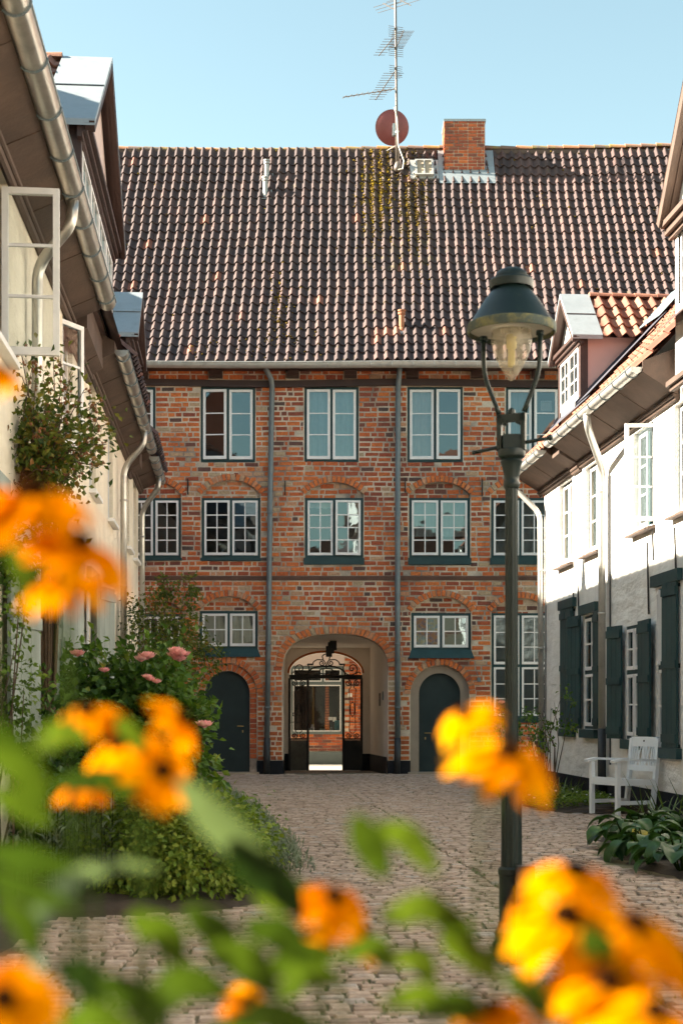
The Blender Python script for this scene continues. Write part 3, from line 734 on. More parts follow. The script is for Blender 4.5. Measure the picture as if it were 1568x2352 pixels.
# moss clumps
mo = MB(); cnt = 0
def onroof(X, s_, h=0.03):
    p, d = rpt(s_); return Vector((X, p.x, p.y)) + Vector((0, -d.y, d.x)) * h
for k in range(110000):
    X = U(-5, 7); s_ = U(0, RLEN); p = onroof(X, s_); px_, py_ = CX + F * p.x / p.y, HY - F * (p.z - EYE) / p.y
    d = .0025
    e = ((px_ - 865) / 42) ** 2 + ((py_ - 450) / 95) ** 2; d = max(d, 1.0 * math.exp(-e * 1.3))
    e = ((px_ - 945) / 34) ** 2 + ((py_ - 500) / 130) ** 2; d = max(d, .75 * math.exp(-e * 1.2))
    e = ((px_ - 640) / 22) ** 2 + ((py_ - 690) / 70) ** 2; d = max(d, .30 * math.exp(-e))
    e = ((px_ - 600) / 200) ** 2 + ((py_ - 800) / 40) ** 2; d = max(d, .03 * math.exp(-e))
    if R() > d: continue
    q = ((X - X0) / TW) % 1.0
    yel = .5 if px_ < 905 and py_ < 520 else .28
    mo.ico(onroof(X, s_, prof(q) + .030), U(.010, .032), (min(1, max(0, random.gauss(yel, .22))), R(), R()), .7); cnt += 1
    if cnt > 3000: break
part(mo, 'moss', 'moss', roof, kind='stuff')
# gutter of the gatehouse
g = MB(); n = 9; yc, zc = E0.x - .06, fz(833, 29.45); xs = [XA + (XB - XA) * i / 20 for i in range(21)]
vs = []
for x in xs:
    for k in range(n):
        a = math.pi * (1 + k / (n - 1)); vs.append((x, yc + .085 * math.cos(a), zc + .11 * math.sin(a) + .006 * math.sin(x)))
g.add(vs, [(i * n + k, i * n + k + 1, (i + 1) * n + k + 1, (i + 1) * n + k) for i in range(20) for k in range(n - 1)])
g.tube([(x, yc - .085, zc + .006 * math.sin(x)) for x in xs], .012, 6)
for x in xs:
    for e in (0, .42): g.beam((x + e, yc - .088, zc - .0), (x + e, yc - .05, zc - .1), .012, .02, (1, 0, 0))
part(g, 'gutter', 'zinc', gh, True)
fb = MB(); fb.box(XA, XB, yc + .09, yc + .12, zc - .04, zc + .01); fb.box(XA, XB, yc + .12, YF - .005, zc - .045, zc - .02); part(fb, 'eaves_board', 'brown', gh)
# chimney
def roofs_at(py, Y0=33.6):
    best = None
    for i in range(300):
        s_ = RLEN * i / 300; p, _ = rpt(s_); y = HY - F * (p.y - EYE) / p.x
        if best is None or abs(y - py) < best[0]: best = (abs(y - py), s_, p)
    return best[1], best[2]
sb, pb = roofs_at(402); yc = pb.x; x0, x1 = fx(1021, yc), fx(1113, yc); zt = fz(277, yc)
ch = MB(); ch.box(x0 + .01, x1 - .01, yc + .01, yc + .75, pb.y - .2, zt - .02); chim = part(ch, 'chimney', 'mortar', gh)
z = pb.y + .12; r = 0
while z < zt - .05:
    x = x0 - (.0 if r % 2 else 0); k = r
    while x < x1 - .02:
        L = .215 if (k % 3) else .105; e = min(x + L, x1)
        if x1 - e < .04: e = x1
        q = MB(); c = .004; tt = (min(.8, max(.15, random.gauss(.34, .13))), U(0, .6), R())
        q.cur = tt; q.box(x, e - .02, yc - U(.004, .009), yc + .02, z, z + .058); part(q, 'brick', 'brick', chim); x = e; k += 1
    for (xs_, xe) in ((x0 - .006, x0 + .02), (x1 - .022, x1 + .004)):
        y = yc + .02
        while y < yc + .72:
            q = MB(); q.cur = (min(.8, max(.15, random.gauss(.42, .16))), U(0, .9), R()); q.box(xs_, xe, y, min(y + .2, yc + .74), z, z + .063); part(q, 'brick', 'brick', chim); y += .215
    z += .0755; r += 1
cp = MB(); cp.box(x0 - .02, x1 + .02, yc - .02, yc + .78, zt - .02, zt + .035); part(cp, 'chimney_cap', 'zincdull', chim)
fl = MB(); fl.box(x0 - .012, x1 + .012, yc - .02, yc + .02, pb.y - .02, pb.y + .09); fl.box(x0 - .014, x1 + .014, yc - .026, yc, pb.y + .09, pb.y + .1)
sA = sb - .42
for (xa, xb, s0, s1, hh) in ((x0 - .14, x1 + .22, sA + .05, sb + .05, .075), (x1 - .0, x1 + .22, sb + .05, RLEN - .12, .075), (x0 - .14, x0, sb + .05, RLEN - .12, .075)):
    fl.add([onroof(xa, s0, hh - .03), onroof(xb, s0, hh - .03), onroof(xb, s1, hh), onroof(xa, s1, hh)], [(0, 1, 2, 3)])
part(fl, 'flashing', 'zincdull', chim)
# skylight
s_, p = roofs_at(395); xa, xb = fx(953, p.x), fx(994, p.x); sk = MB()
def rbox(mb, xa, xb, s0, s1, h0, h1):
    A = [onroof(xa, s0, h0), onroof(xb, s0, h0), onroof(xb, s1, h0), onroof(xa, s1, h0), onroof(xa, s0, h1), onroof(xb, s0, h1), onroof(xb, s1, h1), onroof(xa, s1, h1)]
    mb.add(A, [(0, 3, 2, 1), (4, 5, 6, 7), (0, 1, 5, 4), (1, 2, 6, 5), (2, 3, 7, 6), (3, 0, 4, 7)])
rbox(sk, xa - .12, xb + .12, s_ - .32, s_ + .36, .0, .06)
for (a, b, c, d) in ((xa, xa + .04, s_ - .26, s_ + .3), (xb - .04, xb, s_ - .26, s_ + .3), (xa + .04, xb - .04, s_ - .26, s_ - .22), (xa + .04, xb - .04, s_ + .26, s_ + .3), ((xa + xb) / 2 - .012, (xa + xb) / 2 + .012, s_ - .22, s_ + .26)): rbox(sk, a, b, c, d, .061, .13)
skl = part(sk, 'skylight', 'zinc', roof)
sk = MB(); rbox(sk, xa + .04, xb - .04, s_ - .22, s_ + .26, .062, .1); part(sk, 'skylight_pane', 'curt_beige', roof)
# vent pipes
for (px_, py_, mat, hgt) in ((613, 412, 'alu', .42), (610, 452, 'alu', .42), (922, 762, 'terracotta', .42)):
    s_, p = roofs_at(py_); X = fx(px_, p.x); v = MB(); base = onroof(X, s_, .03)
    v.lathe([(.10, -.12), (.07, .02), (.055, .06), (.055, hgt - .1), (.075, hgt - .09), (.075, hgt - .05), (.06, hgt - .05), (.06, hgt - .03), (.08, hgt - .03), (.08, hgt), (.0, hgt + .01)], base, 14)
    part(v, 'vent_pipe', mat, roof, False)
    v = MB(); v.add([onroof(X - .12, s_ - .16, .062), onroof(X + .14, s_ - .16, .062), onroof(X + .14, s_ + .16, .075), onroof(X - .12, s_ + .16, .075)], [(0, 1, 2, 3)]); part(v, 'vent_flashing', 'zinc', roof)
# passage through the house ------------------------------------------------------------------------
g = H['gate']; Y0, Y1 = YF + .42, 36.6; k = -.0374; dx = k * (Y1 - Y0); ZC = 2.84
a = MB()
for X in (g.x0, g.x1): a.add([(X, Y0, -.1), (X, Y0, ZC), (X + dx, Y1, ZC), (X + dx, Y1, -.3)], [(0, 1, 2, 3)])
a.add([(g.x0, Y0, ZC), (g.x1, Y0, ZC), (g.x1 + dx, Y1, ZC), (g.x0 + dx, Y1, ZC)], [(0, 1, 2, 3)])
a.add([(g.x0 - .4, Y0 + .001, ZC + .4), (g.x1 + .4, Y0 + .001, ZC + .4), (g.x1 + .4, Y0 + .001, ZC), (g.x0 - .4, Y0 + .001, ZC)], [(0, 1, 2, 3)])
RX0, RX1 = fx(664.6, Y1), fx(831, Y1); rz0, rzs, rzt = -.35, fz(1546, Y1), fz(1499, Y1)
hw = (RX1 - RX0) / 2; rcx = (RX0 + RX1) / 2
arc = [(rcx - hw * math.cos(math.pi * i / 24), rzs + (rzt - rzs) * math.sin(math.pi * i / 24)) for i in range(25)]
LX, RX = g.x0 + dx, g.x1 + dx
P = [(LX, rz0), (LX, ZC), (RX, ZC), (RX, rz0), (RX1, rz0)] + arc[::-1] + [(RX0, rz0)]
for t in geometry.tessellate_polygon([[Vector((x, z, 0)) for x, z in P]]): a.add([(P[i][0], Y1, P[i][1]) for i in t], [(0, 1, 2)])
for i in range(24): a.add([(*arc[i][:1], Y1, arc[i][1]), (arc[i + 1][0], Y1, arc[i + 1][1]), (arc[i + 1][0], Y1 + .5, arc[i + 1][1]), (arc[i][0], Y1 + .5, arc[i][1])], [(0, 1, 2, 3)])
for X in (RX0, RX1): a.add([(X, Y1, rz0), (X, Y1, rzs), (X, Y1 + .5, rzs), (X, Y1 + .5, rz0)], [(0, 1, 2, 3)])
part(a, 'passage_wall', 'plaster_pass', gh)
a = MB()
for X, s_ in ((g.x0, 1), (g.x1, -1)):
    a.add([(X + s_ * .012, Y0, -.3), (X + s_ * .012, Y0, ZP + .06), (X + dx + s_ * .012, Y1, ZP - .04), (X + dx + s_ * .012, Y1, -.35)], [(0, 1, 2, 3)])
a.box(LX + .01, RX0, Y1 - .012, Y1 - .002, -.35, ZP - .04); a.box(RX1, RX - .01, Y1 - .012, Y1 - .002, -.35, ZP - .04)
part(a, 'passage_plinth', 'plinth', gh)
a = MB(); xx = lambda Y: g.x1 + k * (Y - Y0) - .02
for (ya, yb, z0, z1, mat) in ((32.6, 32.78, 1.38, 1.66, 'brown'), (31.5, 31.7, 1.5, 1.68, 'pipe')):
    a = MB(); a.add([(xx(ya), ya, z0), (xx(yb), yb, z0), (xx(yb), yb, z1), (xx(ya), ya, z1), (xx(ya) + .04, ya, z0), (xx(yb) + .04, yb, z0), (xx(yb) + .04, yb, z1), (xx(ya) + .04, ya, z1)], [(0, 1, 2, 3), (4, 7, 6, 5), (0, 4, 5, 1), (3, 2, 6, 7), (0, 3, 7, 4), (1, 5, 6, 2)])
    part(a, 'passage_sign', mat, gh)
a = MB()
for i in range(24):
    q = MB(); (xa, za), (xb, zb) = arc[i], arc[i + 1]; s_ = .13
    def outp(x, z): d = math.hypot((x - rcx) / hw, (z - rzs) / (rzt - rzs) if z > rzs else 0) or 1; return (x + (x - rcx) / hw * .05, z + max(0, z - rzs) / (rzt - rzs) * .05)
    o1, o2 = outp(xa, za), outp(xb, zb)
    a.add([(xa, Y1 - .02, za), (xb, Y1 - .02, zb), (o2[0], Y1 - .02, o2[1]), (o1[0], Y1 - .02, o1[1])], [(0, 1, 2, 3)], (U(.4, .9), .3, R()))
part(a, 'rear_arch_trim', 'brick_new', gh)
# ------------------------------------------------------------------ rows of low houses along the lane
def vat(x, u):                                            # where the sight line of column x meets the plane u = const
    kk = (x - CX) / F; Y = u / (kk * CS + SN); return -kk * Y * SN + Y * CS
def sidewall(root, su, u, v0, v1, z0, z1, holes, mat, depth=.13):
    polys = [[Vector((v0, z0, 0)), Vector((v1, z0, 0)), Vector((v1, z1, 0)), Vector((v0, z1, 0))]]
    for (a, b, c, d) in holes: polys.append([Vector((a, c, 0)), Vector((b, c, 0)), Vector((b, d, 0)), Vector((a, d, 0))])
    flat = [p for q in polys for p in q]; m = MB()
    m.add([(u, p.x, p.y) for p in flat], [tuple(t) for t in geometry.tessellate_polygon(polys)])
    for (a, b, c, d) in holes:
        for (p, q) in (((a, c), (b, c)), ((b, c), (b, d)), ((b, d), (a, d)), ((a, d), (a, c))):
            m.add([(u, *p), (u, *q), (u + su * depth, *q), (u + su * depth, *p)], [(0, 1, 2, 3)])
    return m
def gutter(root, u, v0, v1, z, r=.075, drop=.0, step=.62, mat='zinc'):
    g = MB(); n = 10; N = max(4, int((v1 - v0) / .5)); vs = []
    V = [v0 + (v1 - v0) * i / N for i in range(N + 1)]
    for v in V:
        for k in range(n):
            a = math.pi * (1 + k / (n - 1)); vs.append((u + r * math.cos(a), v, z + r * math.sin(a)))
    g.add(vs, [(i * n + k, i * n + k + 1, (i + 1) * n + k + 1, (i + 1) * n + k) for i in range(N) for k in range(n - 1)])
    for v in (v0, v1): g.add([(u + r * math.cos(math.pi * (1 + k / (n - 1))), v, z + r * math.sin(math.pi * (1 + k / (n - 1)))) for k in range(n)], [tuple(range(n))])
    go = part(g, 'gutter', mat, root, True)
    b = MB(); v = v0 + .2
    while v < v1:
        for k in range(n - 1):
            a = math.pi * (1 + k / (n - 1)); c = math.pi * (1 + (k + 1) / (n - 1)); rr = r + .004
            b.beam((u + rr * math.cos(a), v, z + rr * math.sin(a)), (u + rr * math.cos(c), v, z + rr * math.sin(c)), .022, .006, (0, 1, 0))
        v += step
    for s_ in (-1, 1): b.tube([(u + s_ * r, v0, z + .003), (u + s_ * r, v1, z + .003)], .009, 6)
    part(b, 'gutter_bracket', 'pipe', go)
def downpipe(root, pts, r=.045, mat='pipe', joints=(), low=None):
    P = [Vector(p) for p in pts]; Q = [P[0]]
    for i in range(1, len(P) - 1):                        # round the elbows
        a, b, c = P[i - 1], P[i], P[i + 1]; d1 = (a - b); d2 = (c - b); e = min(.14, d1.length * .45, d2.length * .45)
        p, q = b + d1.normalized() * e, b + d2.normalized() * e
        for k in range(6): s_ = k / 5; Q.append(p * (1 - s_) ** 2 + b * 2 * s_ * (1 - s_) + q * s_ * s_)
    Q.append(P[-1]); t = MB(); t.tube(Q, r, 12)
    for z in joints: ringjoint(t, (P[-1].x, P[-1].y, z), r * 1.16)
    o = part(t, 'downpipe', mat, root, True)
    if low:
        t = MB(); t.tube([P[-1], (P[-1].x, P[-1].y, -.02)], r * 1.2, 12); part(t, 'standpipe', 'pipedark', root, True)
def shutter(root, loc, rz, w, h, mat, side=1):
    """board shutter hinged at x = 0, extends along side*x; -y is outside"""
    m = MB(); a, b = (0, w) if side > 0 else (-w, 0); nb = 3
    for i in range(nb):
        m.box(a + (b - a) * i / nb + .003, a + (b - a) * (i + 1) / nb - .003, -.02, .008, .0, h)
    m.box(a + .01, b - .01, -.038, -.02, .06, .16); m.box(a + .01, b - .01, -.038, -.02, h - .16, h - .06); m.box(a + .01, b - .01, -.036, -.02, h * .48, h * .48 + .09)
    return part(m, 'shutter', mat, root, loc=loc, rot=(0, 0, rz))
def tilefield(root, parent, o, ax, up, nr, ncol, nrow, w, g, mat, keep=None, limit=300, name='roof_tile'):
    L = []
    for r in range(nrow):
        for c in range(ncol):
            q = o + ax * (c * w) + up * (r * g)
            if keep and not keep(q): continue
            L.append(tile(q + nr * U(-.003, .004), ax, up, nr, w, g, (R(), R() * .6, R())))
    for b in L[:limit]: autosmooth(part(b, name, mat, parent), 50)
    if len(L) > limit:
        J = MB()
        for b in L[limit:]:
            k = len(J.v); J.v += b.v; J.t += b.t; J.f += [tuple(i + k for i in f) for f in b.f]
        autosmooth(part(J, 'tiling', mat, parent, kind='stuff'), 50)
def dormer(root, su, v0, v1, uf, zroof, tan, zb, ze, za, cheek, nwin, px, pz, gablemat, wz0, wz1, tilemat_='tile_orange', zinc=.42, near_tiles=True):
    """zroof(u) main roof height; su = +1 when the roof rises towards +u"""
    vm = (v0 + v1) / 2; ua = uf + su * ((za - zroof(uf)) / tan); ue = uf + su * ((ze - zroof(uf)) / tan)
    oh = .14                                                # roof overhang in front
    d = MB()
    d.add([(uf, v0, zroof(uf) - .1), (uf, v0, ze), (ue, v0, ze)], [(0, 1, 2)])
    dm = part(d, 'dormer', cheek, root)
    d = MB(); d.add([(uf, v1, zroof(uf) - .1), (uf, v1, ze), (ue, v1, ze)], [(0, 1, 2)]); part(d, 'far_cheek', cheek, dm)
    f = MB(); f.add([(uf, v0, zroof(uf) - .1), (uf, v1, zroof(uf) - .1), (uf, v1, wz0), (uf, v0, wz0)], [(0, 1, 2, 3)])
    f.add([(uf, v0, wz1), (uf, v1, wz1), (uf, v1, ze), (uf, vm, za), (uf, v0, ze)], [(0, 1, 2, 3, 4)])
    part(f, 'dormer_front', gablemat, dm)
    x0, x1 = (uf - .02, uf + .09) if su > 0 else (uf - .09, uf + .02)
    for v in (v0, v1):
        p = MB(); p.box(x0, x1, v - .02 if v == v0 else v - .09, v + .09 if v == v0 else v + .02, zroof(uf) - .1, ze - .002); part(p, 'corner_post', 'brown', dm)
    w = window(dm, (uf - su * .01, vm, wz0), -math.pi / 2 * su, v1 - v0 - .18, wz1 - wz0, ncase=nwin, px=px, pz=pz, frame='whitepaint', fw=.035, sw=.035, bars=.018, glass='glassold', room=(.03, .3))
    # roof slopes
    s_ = MB()
    for ve, sg in ((v0 - .12, -1), (v1 + .12, 1)):
        zz = ze - .12 * (za - ze) / (vm - v0)
        u2 = uf + su * ((zz - zroof(uf)) / tan)
        s_.add([(uf - su * oh, ve, zz), (u2, ve, zz), (ua, vm, za), (uf - su * oh, vm, za)], [(0, 1, 2, 3)])
    part(s_, 'dormer_roof', 'brown', dm)
    sl = Vector((0, vm - (v0 - .12), za - zz)); L = sl.length; up = sl.normalized(); nr = Vector((0, -up.z, up.y))
    st = uf - su * oh + su * zinc; ax = Vector((su, 0, 0)); nc = int(abs(ua - st) / .2) + 1; nrow = max(2, int(L / .27))
    def keep(q): return zroof(q.x + su * .1) < q.z + .05
    if near_tiles: tilefield(root, dm, Vector((st, v0 - .12, zz)) + up * .03, ax, up, nr, nc, nrow, .2, (L - .06) / nrow, tilemat_, keep)
    b = MB(); u = st                                        # ridge tiles
    while su * (ua - u) > .1:
        vs = []
        for (uu, rr) in ((u, .08), (u + su * .36, .068)):
            for k in range(7): a = math.pi * k / 6; vs.append((uu, vm + rr * math.cos(a), za + .01 + rr * .9 * math.sin(a)))
        c = MB(); c.add(vs, [(k, k + 1, 8 + k, 7 + k) for k in range(6)] + [tuple(range(7))], (R(), R(), R())); autosmooth(part(c, 'ridge_tile', 'tile_orange', dm), 50); u += su * .34
    z_ = MB()                                               # zinc verge strip on both slopes
    for ve, sg in ((v0 - .14, -1), (v1 + .14, 1)):
        zz2 = ze - .14 * (za - ze) / (vm - v0); ua_, ub_ = uf - su * (oh + .02), uf - su * oh + su * zinc
        lift = .05
        z_.add([(ua_, ve, zz2 + lift), (ub_, ve, zz2 + lift), (ub_, vm, za + lift), (ua_, vm, za + lift), (ua_, ve, zz2 - .0), (ua_, vm, za)], [(0, 1, 2, 3), (0, 3, 5, 4)])
        z_.add([(ub_, ve, zz2 + lift), (ub_, ve, zz2 - .01), (ub_, vm, za - .01), (ub_, vm, za + lift)], [(0, 1, 2, 3)])
        z_.add([(ua_, ve, zz2 + lift), (ua_, ve, zz2 - .01), (ub_, ve, zz2 - .01), (ub_, ve, zz2 + lift)], [(0, 1, 2, 3)])
        m1 = Vector((ua_, ve, zz2 + lift)).lerp(Vector((ua_, vm, za + lift)), .5); m2 = Vector((ub_, ve, zz2 + lift)).lerp(Vector((ub_, vm, za + lift)), .5)
        z_.beam(m1 + Vector((0, 0, .004)), m2 + Vector((0, 0, .004)), .03, .006)
    part(z_, 'verge_sheet', 'zincdull', dm)
    k_ = MB()                                               # barge boards and cornice
    for ve in (v0 - .12, v1 + .12):
        zz = ze - .12 * (za - ze) / (vm - v0)
        for o_, ww in ((oh - .01, .10), (oh - .05, .07)): k_.beam((uf - su * o_, ve, zz - .03), (uf - su * o_, vm, za - .03), ww, .05, (1, 0, 0))
    for o_, hz, hh in ((.12, ze - .05, .05), (.08, ze - .1, .05), (.04, ze - .15, .05)):
        a_, b_ = sorted((uf - su * o_, uf + su * .01)); k_.box(a_, b_, v0 - .1, v1 + .1, hz - hh, hz)
    part(k_, 'cornice', 'brown', dm)
    lf = MB()                                               # lead apron where the cheek meets the roof
    for v in (v0 - .012, v1 + .012):
        lf.add([(uf - su * .1, v, zroof(uf - su * .1) + .03), (ue - su * .16, v, zroof(ue - su * .16) + .03), (ue - su * .16, v, zroof(ue - su * .16) + .13), (uf - su * .1, v, zroof(uf - su * .1) + .13)], [(0, 1, 2, 3)])
        vo = v - .85 if v < vm else v + .3
        lf.add([(uf - su * .1, v, zroof(uf - su * .1) + .08), (ue, v, zroof(ue) + .08), (ue, vo, zroof(ue) + .08), (uf - su * .1, vo, zroof(uf - su * .1) + .08)], [(0, 1, 2, 3)])
    ub = uf - su * .14; lf.add([(ub, v0 - .85, zroof(ub) + .043), (ub, v1 + .3, zroof(ub) + .043), (uf - su * .005, v1 + .3, zroof(uf - su * .005) + .083), (uf - su * .005, v0 - .85, zroof(uf - su * .005) + .043)], [(0, 1, 2, 3)])
    part(lf, 'flashing', 'lead', dm)
    vl = MB()                                               # zinc valley between dormer roof and main roof
    zz = ze - .12 * (za - ze) / (vm - v0); u2 = uf + su * ((zz - zroof(uf)) / tan)
    A_ = Vector((u2, v0 - .12, zz + .1)); B_ = Vector((ua, vm, za + .1)); off = Vector((su * .22, 0, .22 * tan))
    vl.add([A_ - Vector((su * .12, 0, 0)), B_ - Vector((su * .12, 0, 0)), B_ + off, A_ + off], [(0, 1, 2, 3)]); part(vl, 'valley_sheet', 'pipe', dm)
    return dm
TAN = 1.055
# ---------------- right hand row
UR = 5.208; VR1 = 24.5; UE = 4.70; ZE = 5.33
rh = thing('lane_house', 'white limewashed lane house with dark green shutters and orange roof, sunlit upper storey', 'house', (*world(UR, 20), 0), A_ST)
setorg(rh, (UR, 20, 0))
UW = [(22.45, 23.37), (20.66, 21.61), (18.05, 18.97), (16.25, 17.18), (13.6, 14.5)]
GW = [(22.28, 23.1, .98, 2.82), (20.9, 21.7, .98, 2.65), (18.55, 19.35, .87, 2.36), (16.95, 17.88, .8, 2.74)]
holes = [(a, b, 3.57, 4.85) for a, b in UW] + GW
m = sidewall(rh, 1, UR, -2, VR1, .26, 5.2, holes, 'white_wall')
m.add([(UR, VR1, .26), (UR + 6.5, VR1, .26), (UR + 6.5, VR1, 5.2), (UR + 3.4, VR1, 9.1), (UR, VR1, 5.2)], [(0, 1, 2, 3, 4)])
m.add([(UR, -2, .26), (UR + 6.5, -2, .26), (UR + 6.5, -2, 5.2), (UR + 3.4, -2, 9.1), (UR, -2, 5.2)], [(0, 1, 2, 3, 4)])
rw = part(m, 'wall', 'white_wall', rh)
p = MB(); p.box(UR - .03, UR + .2, -2, VR1 + .03, -.2, .26); part(p, 'plinth', 'plinth', rh)
RZ = -math.pi / 2
for i, (a, b) in enumerate(UW):
    op = {2: {(0, 1): (88, 'R')}}.get(i)
    window(rh, (UR + .075, (a + b) / 2, 3.57), RZ, b - a - .004, 1.28, ncase=2, px=1, pz=3, frame='green', fw=.03, sw=.045, glass='glassold', curtain='curt_beige' if i in (0, 1) else None, opened=op)
    s_ = MB(); s_.add([(UR - .1, a - .08, 3.525), (UR - .1, b + .08, 3.525), (UR + .06, b + .08, 3.565), (UR + .06, a - .08, 3.565), (UR - .1, a - .08, 3.50), (UR - .1, b + .08, 3.50), (UR + .06, b + .08, 3.50), (UR + .06, a - .08, 3.50)],
        [(0, 1, 2, 3), (4, 7, 6, 5), (0, 4, 5, 1), (0, 3, 7, 4), (1, 5, 6, 2)]); part(s_, 'window_sill', 'soffit', rh)
for i, (a, b, z0, z1) in enumerate(GW):
    op = {3: {(1, 0): (-14, 'L')}}.get(i)
    window(rh, (UR + .012, (a + b) / 2, z0), RZ, b - a - .004, z1 - z0, ncase=2 if i in (2, 3) else 1, px=1 if i in (2, 3) else 2, pz=[2, 2], tiers=(.5, .5) if i != 2 else (.6, .4), frame='green', fw=.04, sw=.04, glass='glassold', opened=op, curtain='curt_grey' if i == 2 else None)
    if i != 2:
        hb = MB(); hb.box(UR - .07, UR - .003, a - .1, b + .1, z1 + .02, z1 + .16); part(hb, 'shutter_head_board', 'green', rh)
    s_ = MB(); s_.box(UR - .07, UR + .06, a - .06, b + .06, z0 - .13, z0 - .005); part(s_, 'window_sill', 'green', rh)
    hgt = z1 - z0 + .02; w_ = (b - a) / 2 - .003
    if i == 0:
        shutter(rh, (UR - .035, b, z0), RZ, w_, hgt, 'green', 1); shutter(rh, (UR - .035, a, z0), RZ, w_, hgt, 'green', -1)
    else:
        if i != 3: shutter(rh, (UR - .05, b + .01, z0), RZ + math.radians(14), w_, hgt, 'green', -1)       # far leaf folded back on the wall
        if i == 3: shutter(rh, (UR - .03, a, z0), RZ + math.radians(5), w_, hgt, 'green', -1)
        else: shutter(rh, (UR - .05, a - .01, z0), RZ - math.radians(2), .6 if i == 2 else w_, hgt, 'green', 1)
for (v, z0, z1) in ((22.25, 2.85, 3.05), (21.95, 2.6, 3.2), (18.2, 2.45, 3.35), (17.05, 2.8, 3.4), (17.98, 3.1, 3.48)):
    a = MB(); a.beam((UR - .02, v, z0), (UR - .03, v + .03, z1), .02, .02, (1, 0, 0)); part(a, 'wall_anchor', 'iron', rh)
# eaves
V0R = 16.98
def soffit(root, u0, z0, u1, z1, va, vb, su):
    s_ = MB()
    s_.add([(u0, va, z0), (u0, vb, z0), (u1, vb, z1), (u1, va, z1)], [(0, 1, 2, 3)])
    s_.add([(u0, va, z0), (u1, va, z1), (u1, va, 5.5), (u0, va, ZE)], [(0, 1, 2, 3)]); s_.add([(u0, vb, z0), (u1, vb, z1), (u1, vb, 5.5), (u0, vb, ZE)], [(0, 1, 2, 3)])
    s_.add([(u0, va, z0), (u0, vb, z0), (u0, vb, ZE), (u0, va, ZE)], [(0, 1, 2, 3)])
    s_.tube([(u1 - su * .02, va, z1 - .02), (u1 - su * .02, vb, z1 - .02)], .035, 8); s_.tube([(u1 - su * .06, va, z1 + .01), (u1 - su * .06, vb, z1 + .01)], .022, 8)
    v = va + 1.1
    while v < vb - .4:
        s_.beam((u0, v, z0 - .004), (u1, v, z1 - .004), .012, .008); v += 1.35
    part(s_, 'soffit', 'soffit', root)
va_, vb_ = V0R + .05, vat(1258, UE); vc_, vd_ = vat(1243, UE) , vat(1197, UE)
soffit(rh, UE + .07, 5.2, UR - .004, 4.93, V0R, vb_ - .05, 1)
soffit(rh, UE + .16, 5.1, UR - .004, 4.9, vb_ - .04, vc_ - .02, 1)
soffit(rh, UE + .07, 5.2, UR - .004, 4.93, vc_ - .01, VR1 + .25, 1)
gutter(rh, UE, V0R + .02, vb_, 5.26); gutter(rh, UE, vc_, VR1 + .28, 5.24)
vo = 19.45
downpipe(rh, [(UE, vo, 5.2), (UE + .02, vo, 5.02), (UR - .09, 20.28, 4.62), (UR - .09, 20.28, 1.0)], .05, 'zinc', (4.3, 2.6), True)
downpipe(rh, [(UE, 24.62, 5.18), (UE + .02, 24.6, 5.0), (UR - .09, VR1 - .06, 4.55), (UR - .07, VR1 - .06, .9)], .045, 'zinc', (3.6, 2.3), True)
c = MB(); c.tube([(UR - .02, VR1 - .2, 4.6), (UR - .025, VR1 - .2, .4)], .008, 6); c.tube([(UR - .02, 20.1, 4.5), (UR - .025, 20.08, .5)], .012, 6); part(c, 'cable', 'pipedark', rh)
# roof
def zr(u): return ZE + .02 + (u - UE) * TAN
d = MB(); UT = UE + 3.5
d.add([(UE + .05, V0R, ZE - .11), (UE + .05, VR1 + .3, ZE - .11), (UT, VR1 + .3, zr(UT) - .17), (UT, V0R, zr(UT) - .17)], [(0, 1, 2, 3)])
d.add([(UT, -2, zr(UT) - .02), (UT, VR1 + .3, zr(UT) - .02), (UR + 6.6, VR1 + .3, 5.2), (UR + 6.6, -2, 5.2)], [(0, 1, 2, 3)])
d.add([(UR - .3, -2, ZE + .3), (UR - .3, V0R, ZE + .3), (UT, V0R, zr(UT) - .02), (UT, -2, zr(UT) - .02)], [(0, 1, 2, 3)])
rr = part(d, 'roof', 'brown', rh)
sl = Vector((1, 0, TAN)).normalized(); nr = Vector((-sl.z, 0, sl.x))
def kp(q): return not (20.95 < q.y < 22.3 and q.x > 4.9 and q.x < 6.6) and q.y < VR1 + .1
tilefield(rh, rr, Vector((UE - .03, V0R + .02, ZE + .02)) - nr * .115, Vector((0, 1, 0)), sl, nr, 37, 15, .2, .29, 'tile_orange', kp)
dormer(rh, 1, 21.0, 22.4, 5.0, zr, TAN, 5.7, 6.72, 7.40, 'pink', 2, 2, 3, 'white_wall', 5.80, 6.55)
# tall cross gable nearer to the camera
ug = UR - .09; g0, g1, ge, ga = 13.65, 16.85, 7.02, 8.9; gm = (g0 + g1) / 2
wv0, wv1, wz0_, wz1_ = 14.6, 16.74, 5.92, 7.1
polys = [[Vector(q) for q in ((g0, 5.05, 0), (g1, 5.05, 0), (g1, ge, 0), (gm, ga, 0), (g0, ge, 0))], [Vector(q) for q in ((wv0, wz0_, 0), (wv1, wz0_, 0), (wv1, wz1_ - .3, 0), (wv0, wz1_ - .3, 0))]]
fl_ = [p for q in polys for p in q]; m = MB(); m.add([(ug, p.x, p.y) for p in fl_], [tuple(t) for t in geometry.tessellate_polygon(polys)])
m.add([(ug, g1, 5.05), (ug + 3, g1, 5.05), (ug + 3, g1, ge), (ug, g1, ge)], [(0, 1, 2, 3)])
m.add([(ug, g0, 5.05), (ug, g1, 5.05), (UR, g1, 5.05), (UR, g0, 5.05)], [(0, 1, 2, 3)])
cg = part(m, 'cross_gable', 'white_wall', rh)
window(cg, (ug + .03, (wv0 + wv1) / 2, wz0_), RZ, wv1 - wv0 - .004, wz1_ - .3 - wz0_, ncase=4, px=2, pz=3, frame='whitepaint', fw=.04, sw=.04, glass='glassold')
k_ = MB()
